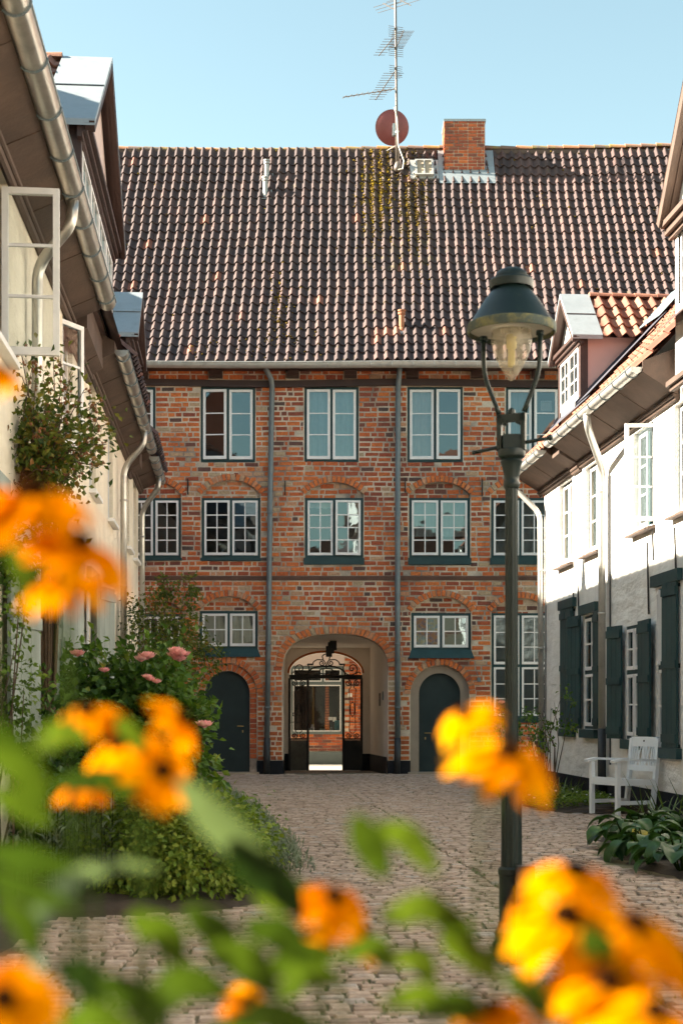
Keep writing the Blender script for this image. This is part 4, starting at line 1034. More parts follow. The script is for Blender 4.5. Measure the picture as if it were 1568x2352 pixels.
for ve, ze_ in ((g1 + .1, ge - .12), (g0 - .1, ge - .12)):
    for o_, ww, hh in ((.16, .05, .14), (.1, .12, .05), (.04, .08, .08)): k_.beam((ug - o_, ve, ze_), (ug - o_, gm, ga + .02), hh, ww, (1, 0, 0))
for o_, zz, hh in ((.15, ge - .1, .06), (.1, ge - .17, .07), (.05, ge - .23, .06)): k_.box(ug - o_, ug - .002, g0 - .12, g1 + .1, zz - hh, zz)
k_.box(ug - .1, ug - .002, g0, g1 + .05, 5.0, 5.06); k_.box(ug - .06, ug - .002, g0, g1 + .03, 4.95, 5.0)
part(k_, 'barge_board', 'soffit', cg)
k_ = MB()
for ve in (g1 + .13, g0 - .13): k_.add([(ug - .19, ve, ge - .08), (ug + 3.4, ve, ge - .08), (ug + 3.4, gm, ga + .1), (ug - .19, gm, ga + .1)], [(0, 1, 2, 3)])
part(k_, 'gable_roof', 'tile_orange', cg)
# ---------------- left hand row
UL = -1.618; UEL = -1.235; VL0, VL1 = 2.4, 25.6
lh = thing('lane_house', 'cream limewashed lane house in shade with long zinc gutter, dormers and open white casement', 'house', (*world(UL, 16), 0), A_ST)
setorg(lh, (UL, 16, 0))
UWL = [(9.88, 10.82), (14.25, 15.15), (16.9, 17.7), (19.4, 20.2), (22.6, 23.4), (24.3, 25.1)]
GWL = [(9.6, 10.5, 1.0, 2.7), (12.92, 13.7, 1.0, 2.7), (16.6, 17.4, 1.0, 2.7)]
m = sidewall(lh, -1, UL, VL0, VL1, .26, 5.2, [(a, b, 3.75, 5.02) for a, b in UWL] + GWL, 'cream_wall')
for v in (VL0, VL1): m.add([(UL, v, .0), (UL - 5.6, v, .0), (UL - 5.6, v, 5.2), (-4.6, v, 8.8), (UL, v, 5.2)], [(0, 1, 2, 3, 4)])
part(m, 'wall', 'cream_wall', lh)
p = MB(); p.box(UL - .2, UL + .03, VL0, VL1 + .03, -.2, .26); part(p, 'plinth', 'plinth', lh)
LZ = math.pi / 2
for i, (a, b) in enumerate(UWL):
    op = {0: {(0, 1): (-88, 'R')}, 1: {(0, 0): (28, 'L')}}.get(i)
    op = {0: {(0, 1): (92, 'R')}, 1: {(0, 0): (-30, 'L')}}.get(i)
    window(lh, (UL - .06, (a + b) / 2, 3.75), LZ, b - a - .004, 1.27, ncase=2, px=1, pz=3, frame='green', fw=.03, sw=.045, glass='glassold', opened=op)
    s_ = MB(); s_.box(UL - .05, UL + .08, a - .06, b + .06, 3.70, 3.745); part(s_, 'window_sill', 'whitepaint', lh)
for i, (a, b, z0, z1) in enumerate(GWL):
    window(lh, (UL - .06, (a + b) / 2, z0), LZ, b - a - .004, z1 - z0, ncase=2, px=1, pz=2, tiers=(.5, .5), frame='green', fw=.04, sw=.04, glass='glassold')
    for s_, v in ((-1, a - .01), (1, b + .01)): shutter(lh, (UL + .05, v, z0), LZ + math.radians(12) * -s_, .62, z1 - z0, 'palegreen', s_)
    hb = MB(); hb.box(UL + .003, UL + .06, a - .06, b + .06, z1 + .02, z1 + .14); part(hb, 'shutter_head_board', 'palegreen', lh)
soffit(lh, UEL - .07, 5.2, UL + .004, 5.06, VL0, 14.75, -1)
soffit(lh, UEL - .2, 5.02, UL + .004, 4.9, 14.76, 16.5, -1)
soffit(lh, UEL - .07, 5.2, UL + .004, 5.06, 16.51, 22.7, -1)
soffit(lh, UEL - .18, 5.02, UL + .004, 4.92, 22.71, 23.3, -1)
soffit(lh, UEL - .07, 5.2, UL + .004, 5.06, 23.31, VL1 + .2, -1)
gutter(lh, UEL, VL0, 14.72, 5.26, .085, step=.74, mat='zincshade'); gutter(lh, UEL, 16.55, 22.75, 5.24, mat='zincshade'); gutter(lh, UEL, 23.35, VL1 + .2, 5.24, mat='zincshade')
downpipe(lh, [(UEL, 11.6, 5.2), (UEL - .01, 11.6, 5.0), (UL + .09, 11.75, 4.72), (UL + .09, 11.75, .9)], .045, 'zincshade', (), True)
downpipe(lh, [(UEL, 20.9, 5.18), (UEL - .01, 20.9, 5.0), (UL + .09, 20.95, 4.65), (UL + .09, 20.95, .8)], .045, 'zincshade', (4.2, 3.0), True)
downpipe(lh, [(UEL, 25.0, 5.18), (UEL - .01, 25.0, 5.0), (UL + .09, 25.2, 4.65), (UL + .09, 25.2, .8)], .045, 'zincshade', (4.2, 3.0), True)
def zl(u): return ZE + .02 + (UEL - u) * TAN
d = MB(); UT = -4.62
d.add([(UEL, VL0, ZE), (UEL, VL1 + .25, ZE), (UT, VL1 + .25, zl(UT) - .02), (UT, VL0, zl(UT) - .02)], [(0, 1, 2, 3)])
d.add([(UT, VL0, zl(UT) - .02), (UT, VL1 + .25, zl(UT) - .02), (UL - 5.8, VL1 + .25, 5.1), (UL - 5.8, VL0, 5.1)], [(0, 1, 2, 3)])
lr = part(d, 'roof', 'tile', lh)
sl = Vector((-1, 0, TAN)).normalized(); nr = Vector((sl.z, 0, -sl.x)); nr = Vector((sl.z, 0, sl.x * -1))
def kpl(q): return not ((13.5 < q.y < 17.15 and q.x < -1.15) or (20.0 < q.y < 21.9 and q.x < -1.2))
tilefield(lh, lr, Vector((UEL + .03, 15.0, ZE + .02)), Vector((0, 1, 0)), sl, Vector((TAN, 0, 1)).normalized(), 53, 4, .2, .29, 'tile', kpl)
v = VL0
rt = MB()
while v < VL1:
    vs = []
    for (vv, r_) in ((v, .11), (v + .36, .09)):
        for k in range(7): a = math.pi * k / 6; vs.append((UT + r_ * math.cos(a), vv, zl(UT) + r_ * math.sin(a)))
    c = MB(); c.add(vs, [(k, k + 1, 8 + k, 7 + k) for k in range(6)] + [tuple(range(7))], (R(), R(), R())); part(c, 'ridge_tile', 'tile_orange', lr); v += .35
fn = MB(); fn.lathe([(.2, 0), (.17, .1), (.0, .85)], (UT, 22.9, zl(UT)), 8); part(fn, 'ridge_finial', 'zincdull', lr)
dormer(lh, -1, 13.85, 17.5, -1.42, zl, TAN, 5.6, 6.72, 8.05, 'palepink', 4, 2, 3, 'palepink', 5.75, 6.5, 'tile_orange', zinc=.5)
dormer(lh, -1, 20.1, 21.8, -1.42, zl, TAN, 5.6, 6.38, 7.08, 'palepink', 2, 2, 3, 'white_wall', 5.62, 6.2, 'tile', zinc=.4)
# ------------------------------------------------------------------ ground
g = MB(); g.add([(-400, -200, -.32), (400, -200, -.32), (400, 900, -.32), (-400, 900, -.32)], [(0, 1, 2, 3)])
structure(g, 'ground', 'road', 'wide flat ground reaching to the horizon around the houses', 'ground')
g = MB(); g.add([(-60, 36.95, -.215), (60, 36.95, -.215), (60, 41.2, -.215), (-60, 41.2, -.215)], [(0, 1, 2, 3)])
structure(g, 'street', 'road', 'sunlit street paving seen through the passage', 'street')
def uv(X, Y): return X * CS + Y * SN, -X * SN + Y * CS
def gz(u, v):
    d = math.exp(-((u - 1.64) / .28) ** 2) * .014
    return .016 * math.sin(u * 1.3 + v * .35) + .012 * math.sin(v * .9 - u) - d - .01
EDGE = [(6.0, -1.65), (8.6, -1.65), (9.0, -.75), (9.6, -.45), (10.2, -.36), (11, -.42), (12, -.50), (15, -.88), (20, -1.6), (24, -2.25), (25.6, -3.4)]
def lerp_edge(E_, Y):
    for (a, xa), (b, xb) in zip(E_, E_[1:]):
        if a <= Y <= b: return xa + (xb - xa) * (Y - a) / (b - a)
    return None
REDGE = [(10.2, 4.4), (10.6, 2.45), (11.6, 2.1), (13, 2.2), (14.5, 2.5), (16.3, 3.4), (17.0, 4.1), (17.9, 4.0), (18.35, 2.75), (18.9, 2.5), (20.5, 2.3), (23, 2.35), (25, 2.5), (26, 3.6)]
def inbed(X, Y):
    e = lerp_edge(EDGE, Y)
    if e is not None and X < e: return True
    e = lerp_edge(REDGE, Y)
    return e is not None and X > e
c = MB(); N1, N2 = 40, 60; U0, U1, V0, V1 = -3.4, 9.6, -3.0, 30.2
idx = [[None] * (N2 + 1) for _ in range(N1 + 1)]
vs = []
for i in range(N1 + 1):
    for j in range(N2 + 1):
        u, v = U0 + (U1 - U0) * i / N1, V0 + (V1 - V0) * j / N2; X, Y = world(u, v); vs.append((X, Y, gz(u, v) - .012))
c.add(vs, [(i * (N2 + 1) + j, (i + 1) * (N2 + 1) + j, (i + 1) * (N2 + 1) + j + 1, i * (N2 + 1) + j + 1) for i in range(N1) for j in range(N2)])
gg = H['gate']; pz = lambda Y: -.03 - .18 * max(0, (Y - 30) / 6.9); c.add([(gg.x0 - .35, 29.85, -.05), (gg.x1 + .02, 29.85, -.05), (gg.x1 + .02, 36.96, -.232), (gg.x0 - .35, 36.96, -.232)], [(0, 1, 2, 3)])
court = structure(c, 'courtyard_paving', 'soil', 'mossy courtyard paved with small uneven granite setts', 'paving')
setts = []
def sett(u0, u1, v0, v1, dz=0.0):
    um, vm = (u0 + u1) / 2, (v0 + v1) / 2; X, Y = world(um, vm); z = gz(um, vm) + dz + U(-.004, .004); b = MB(); ch = .010
    tx, ty = U(-.035, .035), U(-.035, .035); j = lambda: U(-.007, .007); vs = []
    for (k, zz) in ((0.0, -.022), (ch, 0.0)):
        for (a, b_) in ((u0 + k, v0 + k), (u1 - k, v0 + k), (u1 - k, v1 - k), (u0 + k, v1 - k)):
            a += j() * .8; b_ += j() * .6; xw, yw = world(a, b_); vs.append((xw, yw, z + zz + (a - um) * tx + (b_ - vm) * ty))
    cx, cy = world(um, vm); vs.append((cx, cy, z + U(.001, .006)))
    b.add(vs, [(0, 1, 5, 4), (1, 2, 6, 5), (2, 3, 7, 6), (3, 0, 4, 7), (4, 5, 8), (5, 6, 8), (6, 7, 8), (7, 4, 8)], (min(1, max(0, random.gauss(.5, .26))), U(0, .6), R()))
    setts.append((Y, b))
lanes = [(-1.6, 1.855), (1.86, 5.2)]
for li, (la, lb) in enumerate(lanes):
    v = 4.6
    while v < 30.0:
        dv = U(.076, .098)
        u = la + U(-.08, 0) if li != 1 else la + U(-.03, .03)
        while u < lb - .03:
            L = U(.095, .17)
            e = min(u + L, lb)
            if lb - e < .05: e = lb
            slant = .02 * math.sin(u * 2.1 + v * .8)
            X, Y = world((u + e) / 2, v + dv / 2 + slant)
            if abs(X) < .2308 * Y + 1.0 and not inbed(X, Y) and Y < 29.85: sett(u, e - U(.006, .013), v + slant, v + dv - U(.006, .011) + slant)
            u = e
        v += dv
Y = 30.0
while Y < 36.8:
    X = gg.x0 + (Y - 30) * -.0374
    while X < gg.x1 + (Y - 30.4) * -.0374 - .03:
        L = U(.12, .18); u0, v0 = uv(X, Y); 
        b = MB(); b.cur = (min(1, max(0, random.gauss(.35, .2))), R(), R()); q = .012; x1 = X + L - .014; y1 = Y + .11 - .014
        b.add([(X, Y, pz(Y) - .02), (x1, Y, pz(Y) - .02), (x1, y1, pz(y1) - .02), (X, y1, pz(y1) - .02), (X + q, Y + q, pz(Y)), (x1 - q, Y + q, pz(Y)), (x1 - q, y1 - q, pz(y1)), (X + q, y1 - q, pz(y1))], [(0, 1, 5, 4), (1, 2, 6, 5), (2, 3, 7, 6), (3, 0, 4, 7), (4, 5, 6, 7)])
        setts.append((Y, b)); X += L
    Y += .11
def inview(b): x, y, z = b.v[8] if len(b.v) > 8 else b.v[4]; return abs(x) < .2308 * y and y > 5.8
big = sorted([q for q in setts if inview(q[1])], key=lambda q: q[0])[:300]; ids = set(id(q[1]) for q in big)
for y, b in big: part(b, 'sett', 'sett', court)
J = MB()
for y, b in setts:
    if id(b) in ids: continue
    o = len(J.v); J.v += b.v; J.t += b.t; J.f += [tuple(i + o for i in f) for f in b.f]
part(J, 'sett_field', 'sett', court, kind='stuff')
gr = MB()
for k in range(2600):                                        # grass and moss tufts in the joints
    v = 5 + 24 * R() ** 1.2; u = U(-1.4, 5.0)
    if R() < .5: u = random.choice((1.44, 1.86, 2.83, .6)) + random.gauss(0, .05)
    X, Y = world(u, v)
    if inbed(X, Y): continue
    for i in range(3): gr.blade((X + U(-.02, .02), Y + U(-.02, .02), gz(u, v) - .02), (U(-.6, .6), U(-.6, .6), 1), U(.02, .05), .006, .2, (R(), R(), R()), 2)
part(gr, 'joint_grass', 'leaf_grass', court, kind='stuff')
def bedmesh(E_, wallu, sg, name):
    b = MB(); P = []; n = 60; y0, y1 = E_[0][0], E_[-1][0]; rows = []
    for i in range(n + 1):
        Y = y0 + (y1 - y0) * i / n; e = lerp_edge(E_, Y); Xw = (wallu - Y * SN) / CS
        if sg < 0: e = max(e, Xw + .001)
        else: e = min(e, Xw - .001)
        r = []
        for k in range(9):
            q = k / 8; X = e + (Xw - e) * q; r.append((X, Y, -.03 + .09 * min(1, q * 5) * min(1, i / 3, (n - i) / 3) + .02 * math.sin(X * 9 + Y * 7)))
        rows.append(r)
    vs = [p for r in rows for p in r]
    b.add(vs, [(i * 9 + k, i * 9 + k + 1, (i + 1) * 9 + k + 1, (i + 1) * 9 + k) for i in range(n) for k in range(8)])
    return b
o = structure(bedmesh(EDGE, UL, -1, ''), 'flower_bed', 'earth', 'dark soil of the planted bed along the left row', 'flower bed')
o = structure(bedmesh(REDGE, UR, 1, ''), 'flower_bed', 'earth', 'dark soil of the planted bed below the green shutters', 'flower bed')
# ------------------------------------------------------------------ shop across the street
YS = 41.0; shx = lambda x: fx(x, YS); shz = lambda y: fz(y, YS)
sh = thing('shop_house', 'brick shop house with grey window front across the street behind the gate', 'shop', (-1, YS, -.2)); setorg(sh, (-1, YS, -.2))
z5 = lambda x, y: (633.8 + x * .1757, 1432.9 + y * .1757)
wx0, wx1 = shx(z5(190, 0)[0]), shx(z5(880, 0)[0]); wz0, wz1, wzm = shz(1686), shz(1531), shz(1569)
m = MB(); m.box(-8, wx0, YS, YS + .3, -.2, 6); m.box(wx1, 7, YS, YS + .3, -.2, 6); m.box(wx0, wx1, YS, YS + .3, -.2, wz0); m.box(wx0, wx1, YS, YS + .3, wz1, 6)
m.box(-8, 7, YS + 3, YS + 3.2, -.2, 6)
sw_ = part(m, 'wall', 'mortar', sh)
m = MB(); m.box(wx0 - 1, wx1 + .02, YS - .05, YS, wz1 + .02, wz1 + 1.3); part(m, 'facade_board', 'palepink', sh)
m = MB(); m.box(-8, 7, YS - .04, YS, -.2, .16); part(m, 'base_board', 'shopgrey', sh)
J = []
z = .18; r = 0
while z < 3.2:
    x = -2.6 + (.12 if r % 2 else 0)
    while x < 1.6:
        e = x + .235
        if not (e > wx0 and x < wx1 and z > wz0 - .03 and z < 5): J.append((x, e, z))
        x += .245
    z += .078; r += 1
J.sort(key=lambda q: abs(q[0] + .3)); k_ = MB()
for i, (x, e, z) in enumerate(J):
    q = MB() if i < 160 else k_
    q.cur = (min(.9, max(.1, random.gauss(.45, .17))) * (.45 if z < .3 else 1), R(), R()); q.box(x, e, YS - .012, YS + .01, z, z + .064)
    if i < 160: part(q, 'brick', 'brick', sw_)
if k_.v: part(k_, 'brickwork', 'brick', sw_, kind='stuff')
f = MB(); f.ring(wx0, wx1, wz0, wz1, .07, YS - .06, YS + .05); f.box(wx0 + .07, wx1 - .07, YS - .05, YS + .04, wzm - .05, wzm + .04); xm = shx(z5(613, 0)[0]); f.box(xm - .03, xm + .03, YS - .05, YS + .04, wzm + .04, wz1 - .07)
sf = part(f, 'shop_window', 'shopgrey', sh)
f = MB()
for (a, b, c_, d) in ((wx0 + .07, wx1 - .07, wz0 + .07, wzm - .05), (wx0 + .07, xm - .03, wzm + .04, wz1 - .07), (xm + .03, wx1 - .07, wzm + .04, wz1 - .07)): f.ring(a, b, c_, d, .03, YS - .045, YS - .02)
part(f, 'sash', 'whitepaint', sf)
for (a, b, c_, d) in ((wx0 + .1, wx1 - .1, wz0 + .1, wzm - .08), (wx0 + .1, xm - .06, wzm + .07, wz1 - .1), (xm + .06, wx1 - .1, wzm + .07, wz1 - .1)):
    q = MB(); q.add([(a, YS - .03, c_), (b, YS - .03, c_), (b, YS - .03, d), (a, YS - .03, d)], [(0, 1, 2, 3)]); part(q, 'pane', 'shopglass', sf)
q = MB(); q.box(wx0 + .05, wx1 - .05, YS + .02, YS + .5, wz0 - .02, wz0 + .03); part(q, 'display_shelf', 'whitepaint', sf)
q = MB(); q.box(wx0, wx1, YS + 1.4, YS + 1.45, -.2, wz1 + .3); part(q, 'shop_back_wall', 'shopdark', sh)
# brick strip inside the shop standing in for the reflection in its glass
q = MB(); xa, xb = shx(z5(635, 0)[0]), shx(z5(692, 0)[0]); col = []
z = wz0 + .05
q.cur = (.8, .1, .5)
while z < wzm + .25: q.box(xa + (z - wz0) * .01, xb - (z - wz0) * .01, YS + .7, YS + .9, z, z + .062); z += .075
part(q, 'brick_reflection', 'brick_new', sh)
q = MB(); xp = shx(z5(481, 0)[0]); q.box(xp - .025, xp + .025, YS + .25, YS + .3, wz0 + .03, wzm - .05); part(q, 'ochre_post', 'post', sh)
def standing(name, label, cat, x0, x1, y0, y1, mat, dy, group=None, kind='box'):
    X0, Z1 = shx(z5(x0, 0)[0]), shz(z5(0, y0)[1]); X1, Z0 = shx(z5(x1, 0)[0]), wz0 + .032; m = MB(); d = max(.015, (X1 - X0) * .25)
    if kind == 'box': 
        m.box(X0, X1, YS + dy, YS + dy + d, Z0, Z1); m.box(X0 + .012, X1 - .012, YS + dy - .004, YS + dy, Z0 + .012, Z1 - .012)
    else: m.lathe([((X1 - X0) * .5, 0), ((X1 - X0) * .5, (Z1 - Z0) * .6), ((X1 - X0) * .28, (Z1 - Z0) * .75), ((X1 - X0) * .3, Z1 - Z0)], ((X0 + X1) / 2, YS + dy + .05, Z0), 12)
    o = part(m, name, mat, None); o['label'] = label; o['category'] = cat
standing('poster_card', 'turquoise picture card propped at the right of the shop window', 'card', 765, 852, 1262, 1410, 'cyan', .12)
standing('postcard', 'small pale blue framed card on the shop shelf', 'card', 568, 640, 1370, 1412, 'curt_blue', .1)
standing('jar', 'white lidded jar on the shop shelf beside the turquoise card', 'jar', 700, 738, 1355, 1412, 'paper', .1, kind='jar')
standing('jar', 'small grey pot at the left of the shop shelf', 'jar', 425, 460, 1370, 1412, 'curt_blue', .1, kind='jar')
standing('figurine_vase', 'pale two-handled vase in front of the ochre post in the shop', 'vase', 452, 498, 1315, 1412, 'curt_white', .1, kind='jar')
for (x0, x1, y0, y1, lab) in ((680, 735, 1218, 1260, 'square white note stuck on the shop glass beside the brick reflection'), (740, 785, 1218, 1280, 'upright white note right of the square one in the shop')):
    m = MB(); m.box(shx(z5(x0, 0)[0]), shx(z5(x1, 0)[0]), YS + .6, YS + .605, shz(z5(0, y1)[1]), shz(z5(0, y0)[1])); o = part(m, 'paper_note', 'paper', None); o['label'] = lab; o['category'] = 'note'
m = MB(); X, Z = shx(z5(965, 0)[0]), shz(z5(0, 930)[1]); m.box(X - .06, X + .06, YS - .03, YS - .012, Z - .05, Z + .05); o = part(m, 'house_number_plate', 'paper', sh)
# ------------------------------------------------------------------ wrought iron gate in the rear arch
YG = 36.5
def G5(x, y): a, b = z5(x, y); return Vector((fx(a, YG), YG, fz(b, YG)))
ig = thing('iron_gate', 'black wrought iron gate with scrolled overthrow standing open in the passage', 'gate', (fx(747, YG), YG, -.1)); setorg(ig, (fx(747, YG), YG, -.1))
def spiral(c, r, turns=1.6, a0=0.0, sg=1, n=26): return [c + Vector((math.cos(a0 + sg * 2 * math.pi * turns * i / n), 0, math.sin(a0 + sg * 2 * math.pi * turns * i / n))) * r * (1 - .82 * i / n) for i in range(n + 1)]
S5 = .1757 / F * YG
t = MB(); t.beam(G5(175, 690), G5(1125, 690), .05, .09); part(t, 'transom', 'iron', ig)
t = MB(); rb = .016
def cur(mb, pts, r=rb):
    P = [G5(*p) for p in pts]; Q = []
    for i in range(len(P) - 1):
        p0, p1, p2, p3 = P[max(0, i - 1)], P[i], P[i + 1], P[min(len(P) - 1, i + 2)]
        for k in range(6):
            s_ = k / 6; Q.append(.5 * ((2 * p1) + (p2 - p0) * s_ + (2 * p0 - 5 * p1 + 4 * p2 - p3) * s_ * s_ + (3 * p1 - p0 - 3 * p2 + p3) * s_ ** 3))
    Q.append(P[-1]); mb.tube(Q, r, 6)
cur(t, [(415, 680), (425, 630), (470, 585), (560, 560), (660, 555), (760, 562), (845, 590), (890, 630), (900, 680)], .022)
for sx in (1, -1):
    X = lambda x: 655 + sx * (x - 655)
    cur(t, [(X(410), 527), (X(440), 532), (X(480), 532), (X(490), 500), (X(540), 468), (X(612), 470), (X(605), 425), (X(635), 398), (X(655), 394)])
    cur(t, [(X(410), 527), (X(428), 560), (X(425), 610), (X(390), 655), (X(340), 668), (X(280), 650), (X(250), 600), (X(265), 555), (X(305), 535), (X(345), 555), (X(348), 600), (X(315), 612), (X(300), 592), (X(312), 580)])
    cur(t, [(X(205), 655), (X(225), 630), (X(255), 640), (X(262), 662)])
    t.tube(spiral(G5(X(597), 512), 44 * S5, 1.5, math.pi / 2, -sx), rb, 6)
    cur(t, [(X(560), 617), (X(590), 592), (X(655), 585)]); cur(t, [(X(560), 617), (X(590), 648), (X(655), 656)])
    t.beam(G5(X(415), 528), G5(X(485), 528), .03, .035)
t.tube([G5(655, 690), G5(655, 640)], .016, 6); t.lathe([(.018, 0), (.022, .06), (.008, .16)], G5(657, 580), 8)
part(t, 'overthrow', 'iron', ig)
for (a, b, mat, lab) in ((185, 408, 'wroughtgrey', 0), (888, 1108, 'iron', 1)):
    t = MB(); dy = 0
    for x in (a - 8, b + 8): t.beam(G5(x, 712), G5(x, 1925), .06, .05, (0, 1, 0))
    t.beam(G5(a, 1505), G5(b, 1505), .03, .04); t.beam(G5(a, 720), G5(b, 720), .03, .03); t.beam(G5(a, 1285), G5(b, 1285), .02, .02)
    m_ = (a + b) / 2
    for sx in (1, -1):
        X = lambda d: m_ + sx * d
        t.tube(spiral(G5(X(58), 775), 42 * S5, 1.5, math.pi / 2, sx), rb, 6); t.tube(spiral(G5(X(58), 1465), 38 * S5, 1.5, -math.pi / 2, -sx), rb, 6)
        cur(t, [(X(15), 780), (X(20), 830), (X(45), 860), (X(38), 950), (X(38), 1300), (X(42), 1390), (X(15), 1430), (X(12), 1480)], .011)
        cur(t, [(X(0), 1020), (X(24), 1060), (X(24), 1170), (X(0), 1215)], .011)
        if lab == 0:
            for d in (60, 80): t.tube([G5(X(d), 880), G5(X(d), 1390)], .01, 6)
            t.tube(spiral(G5(X(40), 1100), 34 * S5, 1.5, math.pi / 2, sx), .01, 6); t.tube(spiral(G5(X(52), 1180), 28 * S5, 1.5, -math.pi / 2, sx), .01, 6)
            t.tube(spiral(G5(X(30), 840), 36 * S5, 1.5, 0, sx), .01, 6)
    lf = part(t, 'gate_leaf', 'iron', ig)
    k_ = MB(); p0, p1 = G5(a, 1915), G5(b, 1520); k_.box(p0.x, p1.x, YG - .012, YG + .012, p0.z, p1.z)
    q0, q1 = G5(a + 15, 1880), G5(b - 15, 1640)
    k_.ring(q0.x, q1.x, q0.z, q1.z, .012, YG - .022, YG - .012); part(k_, 'kick_plate', mat, lf)
# lantern below the passage ceiling
ln = MB(); YL = 33.0
for (x0, x1, y0, y1) in ((700, 792, 180, 340), (676, 760, 235, 385), (651, 732, 290, 430)):
    (a, b), (c_, d) = z5(x0, y0), z5(x1, y1); dd = .05 * (x0 - 676) / 25; ln.box(fx(a, YL), fx(c_, YL), YL + dd, YL + dd + .18, fz(d, YL), fz(b, YL))
ln.box(fx(765, YL), fx(770, YL), YL + .05, YL + .08, fz(z5(0, 185)[1], YL), 2.84)
o = part(ln, 'hanging_lantern', 'iron', None); o['label'] = 'black stepped box lantern hanging below the passage ceiling'; o['category'] = 'lantern'
# ------------------------------------------------------------------ aerial mast, dish
s_, p = roofs_at(392); YM = p.x - .04; AX = lambda x: fx(523.6 + x * .3358, YM); AZ = lambda y: fz(y * .3358, YM)
am = thing('aerial_mast', 'thin steel mast with several television aerials on the ridge', 'aerial', (AX(1160), YM, AZ(1160))); setorg(am, (AX(1160), YM, AZ(1160)))
t = MB(); t.tube([(AX(1160), YM, AZ(1165)), (AX(1152), YM, AZ(800)), (AX(1148), YM, AZ(400)), (AX(1144), YM, AZ(0)), (AX(1143), YM, AZ(-140))], [.055, .03, .028, .026, .022], 10)
t.lathe([(.1, -.05), (.085, .1), (.04, .22)], (AX(1160), YM, AZ(1165)), 12); part(t, 'mast', 'mast', am, True)
t = MB(); t.tube([(AX(1135), YM - .05, AZ(740)), (AX(1155), YM - .06, AZ(820)), (AX(1162), YM - .06, AZ(1000)), (AX(1200), YM - .1, AZ(1110)), (AX(1192), YM - .14, AZ(1170)), (AX(1160), YM - .12, AZ(1175))], .014, 6); part(t, 'cable', 'paper', am)
for (a, b, n, el, dyy, dirx) in (((785, 690), (1148, 608), 10, .10, -.2, .35), ((1010, 640), (1138, 490), 12, .16, .35, 1.0), ((1148, 330), (1206, 152), 13, .17, .4, 1.0), ((1032, 342), (1132, 255), 7, .13, .3, 1.0), ((1062, -6), (1144, 68), 3, .3, .2, .6), ((1148, -15), (1246, 66), 3, .3, -.2, .6)):
    A, B = Vector((AX(a[0]), YM + dyy, AZ(a[1]))), Vector((AX(b[0]), YM, AZ(b[1])))
    if b[0] > 1180: A, B = Vector((AX(a[0]), YM, AZ(a[1]))), Vector((AX(b[0]), YM + dyy, AZ(b[1])))
    t = MB(); t.tube([A, B], .011, 6); hd = Vector((dirx, -(1 - dirx), 0)).normalized()
    for i in range(n):
        c_ = A.lerp(B, (i + .3) / n); t.tube([c_ - hd * el * (1 + .5 * i / n), c_ + hd * el * (1 + .5 * i / n)], .006, 5)
    part(t, 'aerial', 'mast', am)
for (y, n, el) in ((200, 6, .17), (330, 6, .17), (470, 6, .15)):
    t = MB()
    for i in range(n): t.tube([(AX(1146) - el, YM - .03, AZ(y - 20 + i * 14)), (AX(1146) + el, YM + .05, AZ(y - 20 + i * 14) - .01)], .0055, 5)
    t.box(AX(1136), AX(1156), YM - .05, YM - .02, AZ(y + 10), AZ(y - 5)); part(t, 'reflector', 'mast', am)
sd = thing('satellite_dish', 'dark red satellite dish fixed to the aerial mast seen from behind', 'dish', (AX(1150), YM, AZ(975))); setorg(sd, (AX(1150), YM, AZ(975)))
C_ = Vector((AX(1128), YM + .12, AZ(855))); fw_ = Vector((-.18, .95, .25)).normalized(); rx = fw_.orthogonal().normalized(); ry = fw_.cross(rx); t = MB(); vs = []; n = 36; rings = 6
for i in range(rings + 1):
    q = i / rings
    for k in range(n): a = 2 * math.pi * k / n; vs.append(C_ + (rx * math.cos(a) + ry * math.sin(a)) * .385 * q + fw_ * .09 * q * q)
fs = [(i * n + k, i * n + (k + 1) % n, (i + 1) * n + (k + 1) % n, (i + 1) * n + k) for i in range(rings) for k in range(n)]
t.add(vs, fs); t.add([v + fw_ * .006 for v in vs], fs)
t.add([C_ + (rx * math.cos(2 * math.pi * k / n) + ry * math.sin(2 * math.pi * k / n)) * r_ + fw_ * .09 for r_ in (.385, .395) for k in range(n)], [(k, (k + 1) % n, n + (k + 1) % n, n + k) for k in range(n)])
part(t, 'reflector', 'dishred', sd, True)
t = MB(); t.box(AX(1125), AX(1150), YM - .02, YM + .1, AZ(925), AZ(845)); t.beam((AX(1140), YM, AZ(905)), (AX(1168), YM - .06, AZ(905)), .03, .03); part(t, 'bracket', 'zincdull', sd)
t = MB(); t.tube([(AX(1145), YM + .12, AZ(985)), (AX(1070), YM + .45, AZ(990))], .012, 6); t.box(AX(1052), AX(1070), YM + .4, YM + .5, AZ(1010), AZ(962)); part(t, 'receiver_arm', 'alu', sd)
# ------------------------------------------------------------------ street lamp
YL = 7.417; XL_ = (1174 - CX) / F * YL
lp = thing('street_lamp', 'dark green cast iron street lamp with conical hood and teardrop globe', 'lamp', (XL_, YL, 0)); lp.rotation_euler = (math.radians(.0), 0, 0)
t = MB(); t.lathe([(.098, -.02), (.098, .05), (.085, .065), (.083, .11), (.07, .13), (.062, .16), (.062, .39), (.067, .40), (.067, .425), (.056, .435)], n=24); part(t, 'base', 'lampgreen', lp)
t = MB(); t.lathe([(.0535, .43), (.0515, .82)], n=60, flute=.10, nf=10); t.lathe([(.058, .82), (.062, .835), (.062, .855), (.045, .865)], n=24); o = part(t, 'lower_shaft', 'lampgreen', lp); autosmooth(o, 60)
t = MB(); t.lathe([(.0345, .86), (.0325, 2.34)], n=60, flute=.12, nf=10); o = part(t, 'upper_shaft', 'lampgreen', lp); autosmooth(o, 60)
